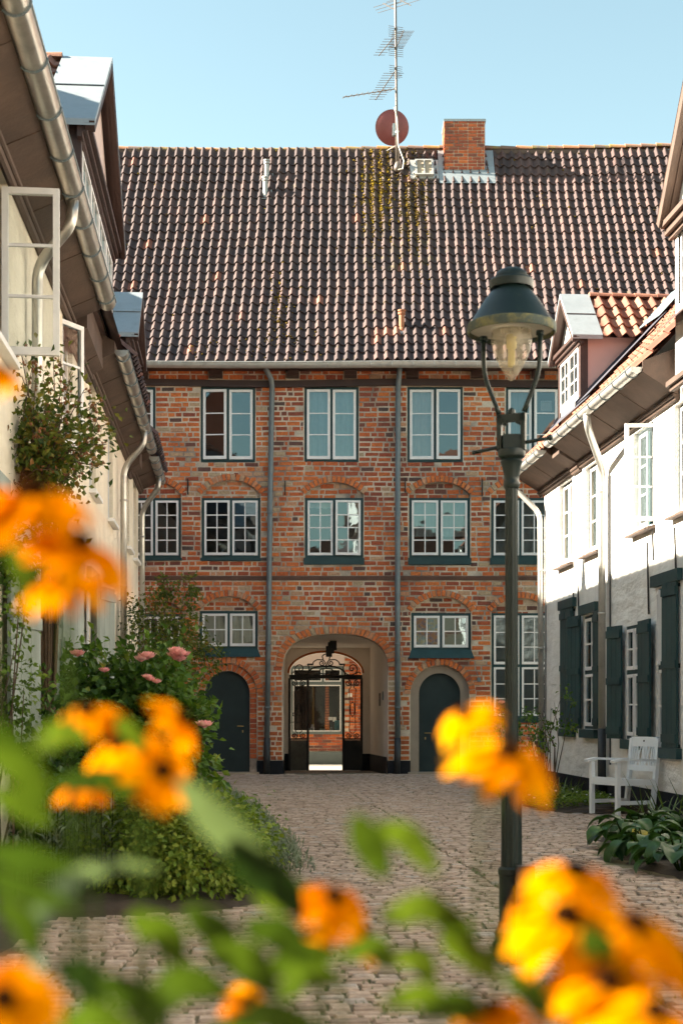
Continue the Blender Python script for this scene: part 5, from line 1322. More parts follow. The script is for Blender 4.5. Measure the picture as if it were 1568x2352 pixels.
t = MB(); t.lathe([(.036, 2.33), (.042, 2.345), (.042, 2.36), (.036, 2.37), (.037, 2.39), (.05, 2.45), (.056, 2.465), (.05, 2.475), (.066, 2.49), (.07, 2.51), (.066, 2.525), (.0, 2.53)], n=28, flute=0.0); autosmooth(part(t, 'capital', 'lampgreen', lp), 35)
ca, sa = math.cos(math.radians(-24)), math.sin(math.radians(-24))
def rot2(x, y): return (x * ca - y * sa, x * sa + y * ca)
t = MB()
for sx in (-1, 1):
    P = [(sx * .062, 0, 2.53), (sx * .062, 0, 2.70)]; t.beam((*rot2(P[0][0], 0), 2.52), (*rot2(P[1][0], 0), 2.705), .03, .024, (ca, sa, 0))
t.beam((*rot2(-.075, 0), 2.685), (*rot2(.075, 0), 2.685), .03, .04); t.beam((*rot2(-.048, 0), 2.66), (*rot2(-.03, 0), 2.67), .03, .03); t.beam((*rot2(.048, 0), 2.66), (*rot2(.03, 0), 2.67), .03, .03)
t.lathe([(.02, 2.7), (.018, 2.725), (.006, 2.735)], n=8)
t.box(-.045, .04, -.03, .03, 2.525, 2.60); part(t, 'fork', 'lampgreen', lp)
t = MB(); t.tube([(*rot2(-.20, 0), 2.525), (*rot2(-.05, 0), 2.545)], .0095, 8); t.tube([(*rot2(.05, 0), 2.555), (*rot2(.20, 0), 2.57)], .0095, 8); t.ico((*rot2(.20, 0), 2.57), .018); t.ico((*rot2(-.20, 0), 2.525), .014); part(t, 'ladder_bar', 'lampgreen', lp, True)
for sx in (-1, 1):
    P = [(.066, 2.71), (.08, 2.75), (.105, 2.81), (.13, 2.875), (.143, 2.93), (.147, 2.99), (.147, 3.10)]; t = MB(); t.tube([(*rot2(sx * x, 0), z) for x, z in P], [.015, .0115, .0115, .0115, .0115, .0115, .013], 10); t.lathe([(.02, 0), (.02, .022)], (*rot2(sx * .147, 0), 3.085), 10); part(t, 'yoke_arm', 'lampgreen', lp, True)
t = MB(); t.lathe([(.216, 3.150), (.20, 3.172), (.17, 3.222), (.135, 3.275), (.106, 3.312), (.092, 3.33), (.086, 3.345)], n=48); o = part(t, 'hood', 'lampgreen', lp); autosmooth(o, 40)
t = MB(); n = 48; vs = []; prof_ = [(.219, 3.154), (.2225, 3.150), (.2225, 3.112), (.219, 3.106), (.213, 3.106), (.213, 3.148)]
for (r_, z) in prof_:
    for k in range(n): a = 2 * math.pi * k / n; vs.append((r_ * math.cos(a), r_ * math.sin(a), z))
t.add(vs, [(i * n + k, (i + 1) * n + k, (i + 1) * n + (k + 1) % n, i * n + (k + 1) % n) for i in range(5) for k in range(n)]); o = part(t, 'hood_rim', 'lichenrim', lp); autosmooth(o, 40)
t = MB(); t.lathe([(.209, 3.128), (.105, 3.132), (.105, 3.118), (.098, 3.118)], n=40); part(t, 'reflector', 'lampwhite', lp)
t = MB(); t.lathe([(.09, 3.338), (.108, 3.332), (.110, 3.342), (.110, 3.370), (.105, 3.378), (.084, 3.384), (.083, 3.395), (.074, 3.412), (.06, 3.424), (.035, 3.434), (.0, 3.438)], n=36); autosmooth(part(t, 'cap', 'lampgreen', lp), 30)
t = MB(); t.lathe([(.098, 3.12), (.1025, 3.09), (.101, 3.06), (.094, 3.025), (.076, 2.978), (.054, 2.935), (.034, 2.905), (.022, 2.890), (.019, 2.880), (.008, 2.872), (.0, 2.871)], n=32); part(t, 'globe', 'globe', lp, True)
t = MB(); t.lathe([(.016, 2.94), (.018, 2.945), (.018, 3.03), (.026, 3.035), (.028, 3.1)], n=12); part(t, 'bulb', 'bulb', lp, True)
bo = MB(); X = (1201 - CX) / F * 7.36
bo.box(X - .045, X + .045, 7.27, 7.33, -.02, .452); bo.box(X - .046, X - .02, 7.262, 7.27, .0, .45)
o = part(bo, 'bollard', 'iron', None); o['label'] = 'short black square iron post beside the foot of the lamp'; o['category'] = 'post'
# ------------------------------------------------------------------ white armchair
cdir = math.atan2(.6, -.176) - math.pi / 2                  # the front edge direction in plan
hx_, hy_ = 3.135, 18.0
gc = thing('garden_chair', 'white painted wooden garden armchair standing against the white wall', 'chair', (hx_ + .28, hy_ + .06, 0), 0)
gc.rotation_euler = (0, 0, -math.radians(64)); W, D_ = .57, .56      # local: x across, y = 0 front edge .. D back ; -y faces the lane
def lg(x, y, z0, z1, wd=.05, rk=0.0): m = MB(); m.beam((x, y, z0), (x, y + rk, z1), wd, wd, (1, 0, 0)); part(m, 'leg', 'chairpaint', gc)
def cp_(y): return y - .28
for sx in (-1, 1): lg(sx * (W / 2 - .025), cp_(.03), -.02, .62); lg(sx * (W / 2 - .025), cp_(D_ - .02), -.02, .9, .05, .10)
for sx in (-1, 1):
    m = MB(); x = sx * (W / 2 - .02); P = [(-.06, .63), (.08, .655), (.3, .645), (.56, .64)]
    for (y0, z0), (y1, z1) in zip(P, P[1:]): m.beam((x, cp_(y0), z0), (x, cp_(y1), z1), .075, .028)
    part(m, 'armrest', 'chairpaint', gc)
    m = MB(); m.beam((x, cp_(.03), .13), (x, cp_(D_), .13), .025, .045); m.beam((x, cp_(.03), .375), (x, cp_(D_), .37), .03, .07); part(m, 'side_rail', 'chairpaint', gc)
for i in range(6):
    m = MB(); y = .02 + i * .088; m.box(-W / 2 + .02, W / 2 - .02, cp_(y), cp_(y + .07), .41 - .006 * i, .43 - .006 * i); part(m, 'seat_slat', 'chairpaint', gc)
m = MB(); m.beam((-W / 2 + .05, cp_(.03), .375), (W / 2 - .05, cp_(.03), .375), .07, .03, (0, 1, 0)); part(m, 'front_rail', 'chairpaint', gc)
m = MB(); m.beam((-W / 2 + .04, cp_(D_ * .5), .13), (W / 2 - .04, cp_(D_ * .5), .13), .03, .03); part(m, 'stretcher', 'chairpaint', gc)
by = lambda z: cp_(D_ - .02) + .10 * (z / .9)
for (z0, z1) in ((.8, .92), (.5, .57)):
    m = MB(); m.beam((-W / 2 + .03, by((z0 + z1) / 2), (z0 + z1) / 2), (W / 2 - .03, by((z0 + z1) / 2), (z0 + z1) / 2), .032, z1 - z0); part(m, 'back_rail', 'chairpaint', gc)
for x in (-.23, -.19, -.15, -.03, .0, .03, .15, .19, .23): m = MB(); m.beam((x, by(.56), .56), (x, by(.81), .81), .018, .014, (0, 1, 0)); part(m, 'back_slat', 'chairpaint', gc)
for sx in (-1, 1):
    for (xa, xb) in ((.05, .13), (.13, .05)): m = MB(); m.beam((sx * xa, by(.56) - .012, .56), (sx * xb, by(.81) - .012, .81), .018, .012, (0, 1, 0)); part(m, 'cross_slat', 'chairpaint', gc)
m = MB(); m.lathe([(.013, -.004), (.013, .004)], n=10); part(m, 'finger_hole', 'iron', gc, loc=(0, by(.87) - .017, .87), rot=(math.pi / 2, 0, 0))
# ------------------------------------------------------------------ plants
def rnd3(): 
    while True:
        v = Vector((U(-1, 1), U(-1, 1), U(-1, 1)))
        if .05 < v.length < 1: return v
def foliage(mb, c, rad, n, L, W, clumps=40, spread=.28, shell=.55, tone=.5, base=.0, up=.5):
    c = Vector(c); rad = Vector(rad); C = []
    for i in range(clumps):
        d = rnd3().normalized() * (shell + (1 - shell) * R()); C.append((Vector((c.x + d.x * rad.x, c.y + d.y * rad.y, c.z + d.z * rad.z)), random.gauss(tone, .16)))
    for i in range(n):
        p, t = random.choice(C); q = p + Vector((random.gauss(0, spread * rad.x), random.gauss(0, spread * rad.y), random.gauss(0, spread * rad.z)))
        if q.z < .01: continue
        out = (q - c); out = Vector((out.x / rad.x, out.y / rad.y, out.z / rad.z)); d = (rnd3() + out * .8 + Vector((0, 0, -.25))).normalized(); nn = (rnd3() * .7 + Vector((0, 0, up)) + out * .5).normalized(); s_ = U(.65, 1.25)
        mb.leaf(q, d, nn, L * s_, W * s_, (min(1, max(0, random.gauss(t, .15))), R(), R()))
def stems(mb, foot, c, rad, n, r=.008):
    for i in range(n):
        d = rnd3(); e = Vector((c[0] + d.x * rad[0], c[1] + d.y * rad[1], c[2] + abs(d.z) * rad[2])); f = Vector((foot[0] + U(-.15, .15), foot[1] + U(-.15, .15), -.02)); mid = f.lerp(e, .5) + Vector((U(-.12, .12), U(-.12, .12), .1))
        mb.tube([f, f.lerp(mid, .6), mid, e], [r * 1.3, r, r * .8, r * .35], 5)
def rose(mb, c, r, tone=.5):
    c = Vector(c)
    for lay_, n in ((1.0, 7), (.75, 6), (.5, 5), (.28, 4)):
        for k in range(n):
            a = 2 * math.pi * (k + R() * .5) / n; d = Vector((math.cos(a) * lay_, math.sin(a) * lay_, .9 - lay_ * .5)).normalized(); mb.leaf(c + d * r * lay_ * .25 - Vector((0, 0, r * .3)), d, Vector((-d.x, -d.y, .6)), r * (.6 + .45 * lay_), r * .95, (min(1, max(0, random.gauss(tone + .2 * lay_, .15))), R(), R()), -.25)
    mb.ico(c + Vector((0, 0, r * .05)), r * .42, (max(0, tone - .2), R(), R()))
def bush(name, label, foot, blobs, n, L, W, mat, blooms=(), bmat='petal_pink', st=10, cat='bush', spread=.28, tone=.5, clumps=40):
    o = thing(name, label, cat, (foot[0], foot[1], 0)); setorg(o, (foot[0], foot[1], 0)); f = MB(); s_ = MB(); tot = sum(b[1][0] * b[1][1] * b[1][2] for b in blobs)
    for (c, rad) in blobs:
        k = rad[0] * rad[1] * rad[2] / tot; foliage(f, c, rad, int(n * k), L, W, max(6, int(clumps * k)), spread, tone=tone); stems(s_, foot, c, rad, max(2, int(st * k)))
    part(f, 'foliage', mat, o); part(s_, 'stem', 'twig', o)
    for (p, r) in blooms:
        b = MB(); rose(b, p, r, U(.35, .65)); part(b, 'bloom', bmat, o)
    return o
def PX(x, y, Y): return ((x - CX) / F * Y, Y, EYE + (HY - y) / F * Y)
bl1 = [(PX(x, y, Y - .8), .078 * s) for x, y, Y, s in ((108, 1524, 12.6, 1), (178, 1502, 13.0, .85), (338, 1508, 12.9, 1.0), (325, 1514, 12.9, .8), (240, 1540, 12.6, .6), (345, 1560, 12.4, .55))]
bl2 = [(PX(x, y, Y - .7), .072 * s) for x, y, Y, s in ((405, 1496, 12.8, 1), (418, 1504, 12.7, 1), (412, 1514, 12.75, .9), (398, 1505, 12.8, .8), (338, 1555, 12.3, .6), (470, 1665, 12.6, 1), (360, 1566, 12.3, .6))]
bush('rose_bush', 'dense rose bush with pink blooms on top below the cream wall', (-2.2, 13.3), [((-2.35, 13.0, 1.0), (.5, .7, .72)), ((-1.95, 12.8, 1.1), (.45, .6, .66)), ((-2.1, 12.2, .75), (.45, .5, .7))], 9000, .085, .058, 'leaf_rose', bl1, tone=.5, clumps=120, spread=.22)
bush('rose_bush', 'rose bush with clustered pink blooms beside the left arched door', (-1.5, 13.2), [((-1.55, 12.9, 1.05), (.4, .5, .7)), ((-1.45, 12.4, .75), (.4, .45, .62))], 6500, .085, .058, 'leaf_rose', bl2, tone=.55, clumps=90, spread=.22)
bush('herb_clump', 'lush yellow green herb clump at the near corner of the bed', (-1.0, 9.7), [((-1.05, 9.6, .30), (.46, .5, .38)), ((-.85, 10.2, .28), (.38, .5, .36)), ((-1.3, 9.7, .36), (.36, .5, .34))], 11000, .05, .034, 'leaf_herb', st=14, cat='herb', tone=.62, clumps=120, spread=.2)
bush('herb_clump', 'shaded green herb clump behind the sage near the rose bush', (-1.6, 11.2), [((-1.75, 11.1, .35), (.6, .7, .42)), ((-1.05, 11.4, .3), (.45, .7, .36))], 6000, .055, .036, 'leaf_herb', st=12, cat='herb', tone=.4, clumps=90, spread=.22)
def rosette_plant(name, label, spots, mat, L, W, nl, hgt, cat):
    cx = sum(s[0] for s in spots) / len(spots); cy = sum(s[1] for s in spots) / len(spots); o = thing(name, label, cat, (cx, cy, 0)); setorg(o, (cx, cy, 0)); f = MB(); st = MB()
    for (x, y, h) in spots:
        st.tube([(x, y, -.02), (x + U(-.04, .04), y + U(-.04, .04), h)], [.006, .003], 5)
        for k in range(nl):
            z = h * (.25 + .75 * k / nl); a = k * 2.4 + R(); e = .9 - .5 * k / nl; d = Vector((math.cos(a) * e, math.sin(a) * e, .35 + .55 * k / nl)); s_ = U(.7, 1.2)
            f.leaf((x, y, z), d, (U(-.2, .2), U(-.2, .2), 1), L * s_, W * s_, (min(1, max(0, random.gauss(.5, .2))), R(), R()), .3)
    part(f, 'foliage', mat, o); part(st, 'stem', 'stemgreen', o)
rosette_plant('sage_plant', 'grey green sage with long leaves at the left of the bed', [(-1.72 + U(-.36, .34), 9.6 + U(-.4, .6), U(.42, .74)) for _ in range(62)], 'leaf_sage', .10, .028, 14, .6, 'herb')
rosette_plant('sage_plant', 'pale sage shoots standing in the middle of the herb clump', [(-1.05 + U(-.12, .12), 9.75 + U(-.2, .2), U(.52, .66)) for _ in range(6)], 'leaf_sage', .09, .026, 12, .6, 'herb')
def lavender(label, a, b, n):
    cx, cy = (a[0] + b[0]) / 2, (a[1] + b[1]) / 2; o = thing('lavender_bush', label, 'lavender', (cx, cy, 0)); setorg(o, (cx, cy, 0)); f = MB()
    for i in range(n):
        q = R(); x = a[0] + (b[0] - a[0]) * q + random.gauss(0, .13); y = a[1] + (b[1] - a[1]) * q + random.gauss(0, .2); w_ = 1 - min(1, abs(x - (a[0] + (b[0] - a[0]) * q)) / .42); hgt = (.14 + .26 * w_) * U(.7, 1.1)
        for k in range(9):
            z = hgt * (.35 + .65 * k / 9); aa = R() * 6.28; f.blade((x + U(-.02, .02), y + U(-.02, .02), z), (math.cos(aa) * .6, math.sin(aa) * .6, U(.5, 1.2)), U(.04, .075), .007, .1, (min(1, max(0, random.gauss(.35 + .45 * k / 9, .15))), R(), R()), 2)
    part(f, 'foliage', 'leaf_lav', o)
ep = [(-.56, 10.2), (-.64, 11.6), (-.85, 13.4), (-1.15, 15.6), (-1.55, 18.2), (-1.95, 21.0)]
nm = ['rounded lavender bush at the near tip of the bed edging', 'second grey lavender bush of the bed edging', 'third grey lavender bush of the edging beside the cobbles', 'fourth lavender bush of the edging, in front of the left door', 'farthest lavender bush of the edging before the brick gatehouse']
for i in range(5): lavender(nm[i], ep[i], ep[i + 1], 520 if i < 2 else 420)
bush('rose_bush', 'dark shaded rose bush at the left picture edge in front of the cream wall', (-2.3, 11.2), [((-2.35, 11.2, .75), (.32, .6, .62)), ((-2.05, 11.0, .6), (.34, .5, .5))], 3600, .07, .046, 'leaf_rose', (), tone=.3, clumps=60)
# climbers
bush('climbing_rose', 'tall climbing rose with reddish autumn leaves hiding a window of the gatehouse', (-2.75, 21.0), [((-2.55, 20.8, 2.35), (.55, .6, .75)), ((-2.2, 20.6, 2.05), (.5, .5, .5)), ((-2.85, 20.8, 1.6), (.4, .5, .55)), ((-2.3, 20.8, 2.95), (.3, .4, .25))], 5600, .06, .04, 'leaf_autumn', st=26, tone=.45, clumps=150, spread=.16)
o = thing('climbing_rose', 'sparse climbing rose with brown hips spreading over the cream wall', 'bush', (*world(UL + .15, 11.9), 0)); setorg(o, (*world(UL + .15, 11.9), 0)); f = MB(); s_ = MB(); hp = MB(); ft = Vector((*world(UL + .15, 11.9), 0))
for i in range(64):
    e = Vector(PX(262 - 290 * R() ** .8, 1085 - 290 * R() ** 1.3, U(10.6, 12.2))); 
    if e.z > 3.7: e.x -= .2
    k0 = Vector(PX(U(5, 150), U(1060, 1250), 11.4)); k1 = k0.lerp(e, .55) + Vector((U(-.1, .1), U(-.1, .1), .08)); s_.tube([ft, ft.lerp(k0, .6), k0, k1, e], [.012, .01, .008, .005, .002], 5)
    for q in range(58):
        w_ = R(); p = (k0.lerp(k1, w_ * 2) if w_ < .5 else k1.lerp(e, w_ * 2 - 1)) + Vector((random.gauss(0, .09), random.gauss(0, .12), random.gauss(0, .09))); f.leaf(p, rnd3(), rnd3() + Vector((0, 0, .8)), U(.045, .075), U(.03, .05), (min(1, max(0, random.gauss(.52, .25))), R(), R()))
    for q in range(6):
        p = k1.lerp(e, U(.5, 1.05)) + rnd3() * .05; s_.tube([k1.lerp(e, .9), p], .0015, 4); hp.ico(p, U(.009, .014))
        for w_ in range(4): f.leaf(p, rnd3(), rnd3(), .022, .008, (1, R(), R()))
part(f, 'foliage', 'leaf_autumn', o); part(s_, 'stem', 'twig', o); part(hp, 'rose_hip', 'hip', o, kind='stuff')
bush('climbing_shrub', 'leafy green climber at the left picture edge beside grey green shutters', (-2.35, 10.1), [(PX(20, 1350, 10.2), (.16, .35, .45)), (PX(30, 1600, 10.1), (.14, .35, .4)), (PX(60, 1260, 10.4), (.25, .3, .25))], 1500, .05, .034, 'leaf_herb', st=10, tone=.2, clumps=50, spread=.25)
# right hand side plants
bush('rose_shrub', 'open rose shrub with few leaves in front of the white house corner', (2.95, 21.3), [((2.75, 21.3, .95), (.32, .4, .38)), ((3.15, 21.1, 1.2), (.25, .3, .3)), ((2.55, 21.5, 1.1), (.25, .3, .25))], 560, .06, .042, 'leaf_rose', [((2.42, 21.4, 1.25), .05)], st=16, tone=.6, clumps=46, spread=.14)
bush('rose_shrub', 'small rose with one pale pink bloom below the tall brick house window', (2.75, 26.2), [((2.72, 26.2, 1.05), (.25, .25, .25)), ((2.85, 26.2, .6), (.25, .25, .4))], 420, .06, .042, 'leaf_rose', [(PX(1151, 1614, 26.0), .075), (PX(1215, 1697, 26.0), .06), (PX(1140, 1628, 26.1), .05)], st=8, tone=.5, clumps=24, spread=.2)
def cover(label, area, n, mat, L, W, hgt, cat='ground cover', flowers=0):
    cx, cy = (area[0] + area[1]) / 2, (area[2] + area[3]) / 2; o = thing('ground_cover', label, cat, (cx, cy, 0)); setorg(o, (cx, cy, 0)); f = MB(); fl = MB()
    for i in range(n):
        X, Y = U(area[0], area[1]), U(area[2], area[3])
        e = lerp_edge(REDGE, Y)
        if e is None or X < e - .06: continue
        h = hgt * U(.2, 1) * min(1, (X - e + .12) * 4); p = Vector((X, Y, .0 + h)); d = rnd3(); d.z = abs(d.z) * .3; f.leaf(p, d, rnd3() * .5 + Vector((0, 0, 1)), L * U(.6, 1.2), W * U(.6, 1.2), (min(1, max(0, random.gauss(.5, .22))), R(), R()))
        if flowers and R() < flowers: fl.ico((X, Y, h + .05), U(.012, .02), (R(), R(), R()), .6)
    part(f, 'foliage', mat, o)
    if fl.v: part(fl, 'blossom', 'petal_white', o)
cover('low bright green ground cover with white blossoms beside the chair', (2.4, 3.5, 18.4, 20.4), 3400, 'leaf_herb', .05, .034, .16, flowers=.01)
cover('low ground cover spreading before the white house corner', (2.2, 3.3, 20.4, 24.9), 3600, 'leaf_herb', .06, .04, .16)
cover('thin weeds below the white chair against the wall', (3.3, 4.1, 16.9, 18.4), 500, 'leaf_herb', .05, .03, .1)
def swords(label, c, n, L, spread):
    o = thing('iris_clump', label, 'iris', (c[0], c[1], 0)); setorg(o, (c[0], c[1], 0)); f = MB()
    for i in range(n): f.blade((c[0] + random.gauss(0, spread), c[1] + random.gauss(0, spread), 0), (random.gauss(0, .4), random.gauss(0, .4), 1), L * U(.6, 1.1), .022, U(.1, .7), (R(), R(), R()), 5)
    part(f, 'foliage', 'leaf_grass', o)
swords('upright sword leaved iris clump left of the white chair', (3.0, 20.0), 46, .62, .14)
swords('second iris clump closer to the rose shrub stem', (2.75, 20.9), 30, .45, .12)
swords('arching grassy clump behind the broad leaved plants at right', (3.25, 14.6), 60, .75, .2)
tp = MB(); tp.lathe([(.085, 0), (.11, .16), (.122, .165), (.122, .195), (.105, .195), (.10, .17)], (2.46, 24.6, 0), 20); o = part(tp, 'flower_pot', 'terracotta', None); o['label'] = 'terracotta flower pot on the cobbles behind the lamp post'; o['category'] = 'pot'
# bergenia: every big leaf is a part
def bigleaf(L, W, t):
    b = MB(); n = 6; vs = []; fs = []
    for i in range(n + 1):
        q = i / n; w_ = W * .5 * (math.sin(math.pi * min(1, q * .9 + .06)) ** .6) if 0 < q < 1 else W * .06; z = .22 * L * math.sin(q * 2.6) - .16 * L * q * q
        for s2 in (-1, -.5, 0, .5, 1): vs.append((s2 * w_, q * L, z + abs(s2) * w_ * .35 + .01 * L * math.sin(i * 2 + s2 * 3)))
    fs = [(i * 5 + k, i * 5 + k + 1, (i + 1) * 5 + k + 1, (i + 1) * 5 + k) for i in range(n) for k in range(4)]; b.add(vs, fs, t); return b
spots = [(2.55, 11.1), (2.95, 11.0), (2.5, 12.0), (2.85, 12.1), (3.2, 11.8), (2.55, 13.1), (3.0, 13.0), (2.9, 14.0)]
bn = ['nearest', 'near right', 'foremost left', 'middle', 'right edge', 'rear left', 'rear middle', 'farthest']
for i, (x, y) in enumerate(spots):
    o = thing('bergenia_plant', '%s of the glossy broad leaved bergenias in the right bed' % bn[i], 'plant', (x, y, 0), 0, 'bergenias in the right bed')
    for k in range(30):
        a = k * 2.39996 + R() * .4; r_ = .03 + .3 * math.sqrt((k + .5) / 26); tilt = U(-.35, .35); L = U(.17, .26)
        yel = 1.0 if R() < .025 else min(.9, max(0, random.gauss(.5, .22)))
        lf = part(bigleaf(L, L * U(.6, .75), (yel, R(), R())), 'leaf', 'leaf_berg', o, True, loc=(math.cos(a) * r_ * .75, math.sin(a) * r_ * .75, .30 - .45 * r_ + U(-.05, .06)), rot=(tilt - .1 - r_ * 1.6, U(-.3, .3), a - math.pi / 2))
    s_ = MB()
    for k in range(12): a = R() * 6.28; r_ = .22 * R(); s_.tube([(0, 0, -.02), (math.cos(a) * r_ * .6, math.sin(a) * r_ * .6, .14), (math.cos(a) * r_, math.sin(a) * r_, .26)], .007, 5)
    part(s_, 'stalk', 'stemgreen', o)
# ------------------------------------------------------------------ orange coneflowers close to the lens
def coneflower(label, px, py, Y, diam, face, tone=.55, npet=13, droop=.5):
    c = Vector(PX(px, py, Y)); f = Vector(face).normalized(); fx_, fy_ = c.x + U(-.06, .06), c.y + U(-.02, .12)
    o = thing('coneflower', label, 'flower', (fx_, fy_, 0), 0, 'orange coneflowers close to the camera'); setorg(o, (fx_, fy_, 0))
    r = diam / 2; a1 = f.orthogonal().normalized(); a2 = f.cross(a1); pt = MB()
    for k in range(npet):
        a = 2 * math.pi * (k + U(-.2, .2)) / npet; d = a1 * math.cos(a) + a2 * math.sin(a); b = f.cross(d); vs = []; fs = []; n = 5; ln_ = r * U(.88, 1.08); W = r * U(.42, .58); dr = droop * U(.7, 1.3); tw = U(-.25, .25)
        for i in range(n + 1):
            q = i / n; ww = W * .5 * (math.sin(math.pi * (.14 + .8 * q)) ** .7); m_ = c + d * (r * .2 + (ln_ - r * .2) * q) - f * dr * ln_ * q * q
            for s2 in (-1, 0, 1): vs.append(m_ + b * ww * s2 + f * (abs(s2) * ww * .25 + tw * ww * s2))
        fs = [(i * 3 + j, i * 3 + j + 1, (i + 1) * 3 + j + 1, (i + 1) * 3 + j) for i in range(n) for j in range(2)]
        pt.add(vs, fs, (min(1, max(0, random.gauss(tone, .18))), R(), R()))
    part(pt, 'petal_ring', 'petal', o, True)
    cn = MB(); rr = [(r * .22, -.02 * r), (r * .23, .1 * r), (r * .2, .2 * r), (r * .12, .26 * r), (0, .28 * r)]; n = 16; vs = []
    for (q, h) in rr:
        for k in range(n): a = 2 * math.pi * k / n; vs.append(c + (a1 * math.cos(a) + a2 * math.sin(a)) * q + f * h)
    cn.add(vs, [(i * n + k, i * n + (k + 1) % n, (i + 1) * n + (k + 1) % n, (i + 1) * n + k) for i in range(4) for k in range(n)]); part(cn, 'flower_centre', 'cone', o, True)
    st = MB(); b0 = c - f * r * .05; b1 = c - f * r * .9 - Vector((0, 0, r * .8)); st.tube([b0, c - f * r * .5 - Vector((0, 0, r * .15)), b1, Vector(((fx_ + b1.x) / 2, (fy_ + b1.y) / 2, c.z * .55)), (fx_, fy_, -.02)], [.0016, .0013, .0012, .0012, .0014], 7); part(st, 'stem', 'stemgreen', o, True)
    return o, c
def leafpart(o, P, W, t):
    """lanceolate leaf along a poly-line of points"""
    P = [Vector(p) for p in P]; b = MB(); vs = []; n = 10
    for i in range(n + 1):
        q = i / n * (len(P) - 1); k = min(len(P) - 2, int(q)); s_ = q - k; c = P[k].lerp(P[k + 1], s_); d = (P[k + 1] - P[k]).normalized(); sd = d.cross(Vector((0, 1, .25))).normalized(); ww = W * .5 * max(.04, math.sin(math.pi * (.06 + .92 * i / n)) ** .8)
        vs += [c - sd * ww + Vector((0, -.15 * ww, 0)), c + Vector((0, .25 * ww, 0)), c + sd * ww + Vector((0, -.15 * ww, 0))]
    b.add(vs, [(i * 3 + j, i * 3 + j + 1, (i + 1) * 3 + j + 1, (i + 1) * 3 + j) for i in range(n) for j in range(2)], (t, R(), R())); part(b, 'leaf', 'leaf_sun', o, True)
FL = [('bright flower cut by the left picture edge, highest of the coneflowers', 0, 850, .95, 110, (.5, -.5, .6), .8),
      ('large drooping coneflower at the left before the cream wall', 70, 1140, .78, 290, (.1, -.35, .9), .35),
      ('coneflower with big dark centre right of the large left one', 180, 1255, .80, 250, (.3, -.3, .85), .35),
      ('half hidden coneflower below the dark centred one at left', 150, 1335, .86, 190, (-.1, -.3, .9), .45),
      ('orange coneflower over the rose bush, uppermost of that cluster', 200, 1640, .95, 165, (-.1, -.35, .9), .45),
      ('middle coneflower of the cluster over the rose bush', 275, 1715, .92, 180, (-.3, -.35, .85), .5),
      ('coneflower with round dark centre at the right of that cluster', 372, 1772, .88, 175, (.5, -.75, .4), .4),
      ('dim coneflower hanging lowest in the cluster over the rose bush', 190, 1810, .95, 120, (0, -.2, 1), .15),
      ('slanting coneflower seen edge on beside the arched left door', 415, 1655, .95, 160, (.75, -.1, .55), .5),
      ('coneflower before the right arched door and lamp post', 1165, 1735, .84, 240, (.25, -.35, .85), .5),
      ('smaller coneflower up left before the right arched door', 1070, 1645, .90, 150, (-.4, -.3, .7), .7),
      ('coneflower in the middle of the bottom over the cobbles', 765, 2065, .86, 185, (.25, -.45, .8), .5),
      ('shaded coneflower just under the bottom middle one', 715, 2150, .92, 130, (-.2, -.2, .9), .35),
      ('orange coneflower right of the bottom middle one', 835, 2140, .90, 130, (.7, -.2, .5), .3),
      ('small coneflower at the bottom edge left of the middle', 565, 2300, .90, 110, (.2, -.6, .6), .5),
      ('tall yellow orange coneflower topping the bottom right cluster', 1320, 2010, .80, 230, (.1, -.2, .95), .85),
      ('broad coneflower in the centre of the bottom right cluster', 1300, 2110, .74, 270, (-.1, -.5, .8), .6),
      ('coneflower at the left of the bottom right cluster before the lamp foot', 1200, 2085, .86, 110, (-.6, -.4, .5), .6),
      ('bright coneflower up right in the bottom right cluster', 1455, 2130, .74, 250, (.2, -.4, .85), .8),
      ('coneflower at the right picture edge in the bottom cluster', 1560, 2195, .76, 190, (.5, -.4, .7), .6),
      ('orange coneflower low in the bottom right cluster', 1395, 2260, .72, 260, (.0, -.45, .8), .5),
      ('coneflower between lamp foot and the low right ones', 1275, 2265, .78, 170, (-.5, -.4, .7), .55),
      ('bright coneflower at the bottom edge under the lamp', 1130, 2320, .78, 170, (-.1, -.3, .9), .8),
      ('coneflower in the bottom right corner', 1500, 2330, .70, 240, (.2, -.4, .8), .5),
      ('big blurred coneflower in the bottom left corner', 10, 2300, .62, 270, (.1, -.6, .6), .25)]
PLN = []
for (lab, x, y, Y, d, fc, tn) in FL: PLN.append((coneflower(lab, x, y, Y, 1.12 * d / F * Y, fc, .55 + .45 * (tn - .5), 12, .45), x, y))
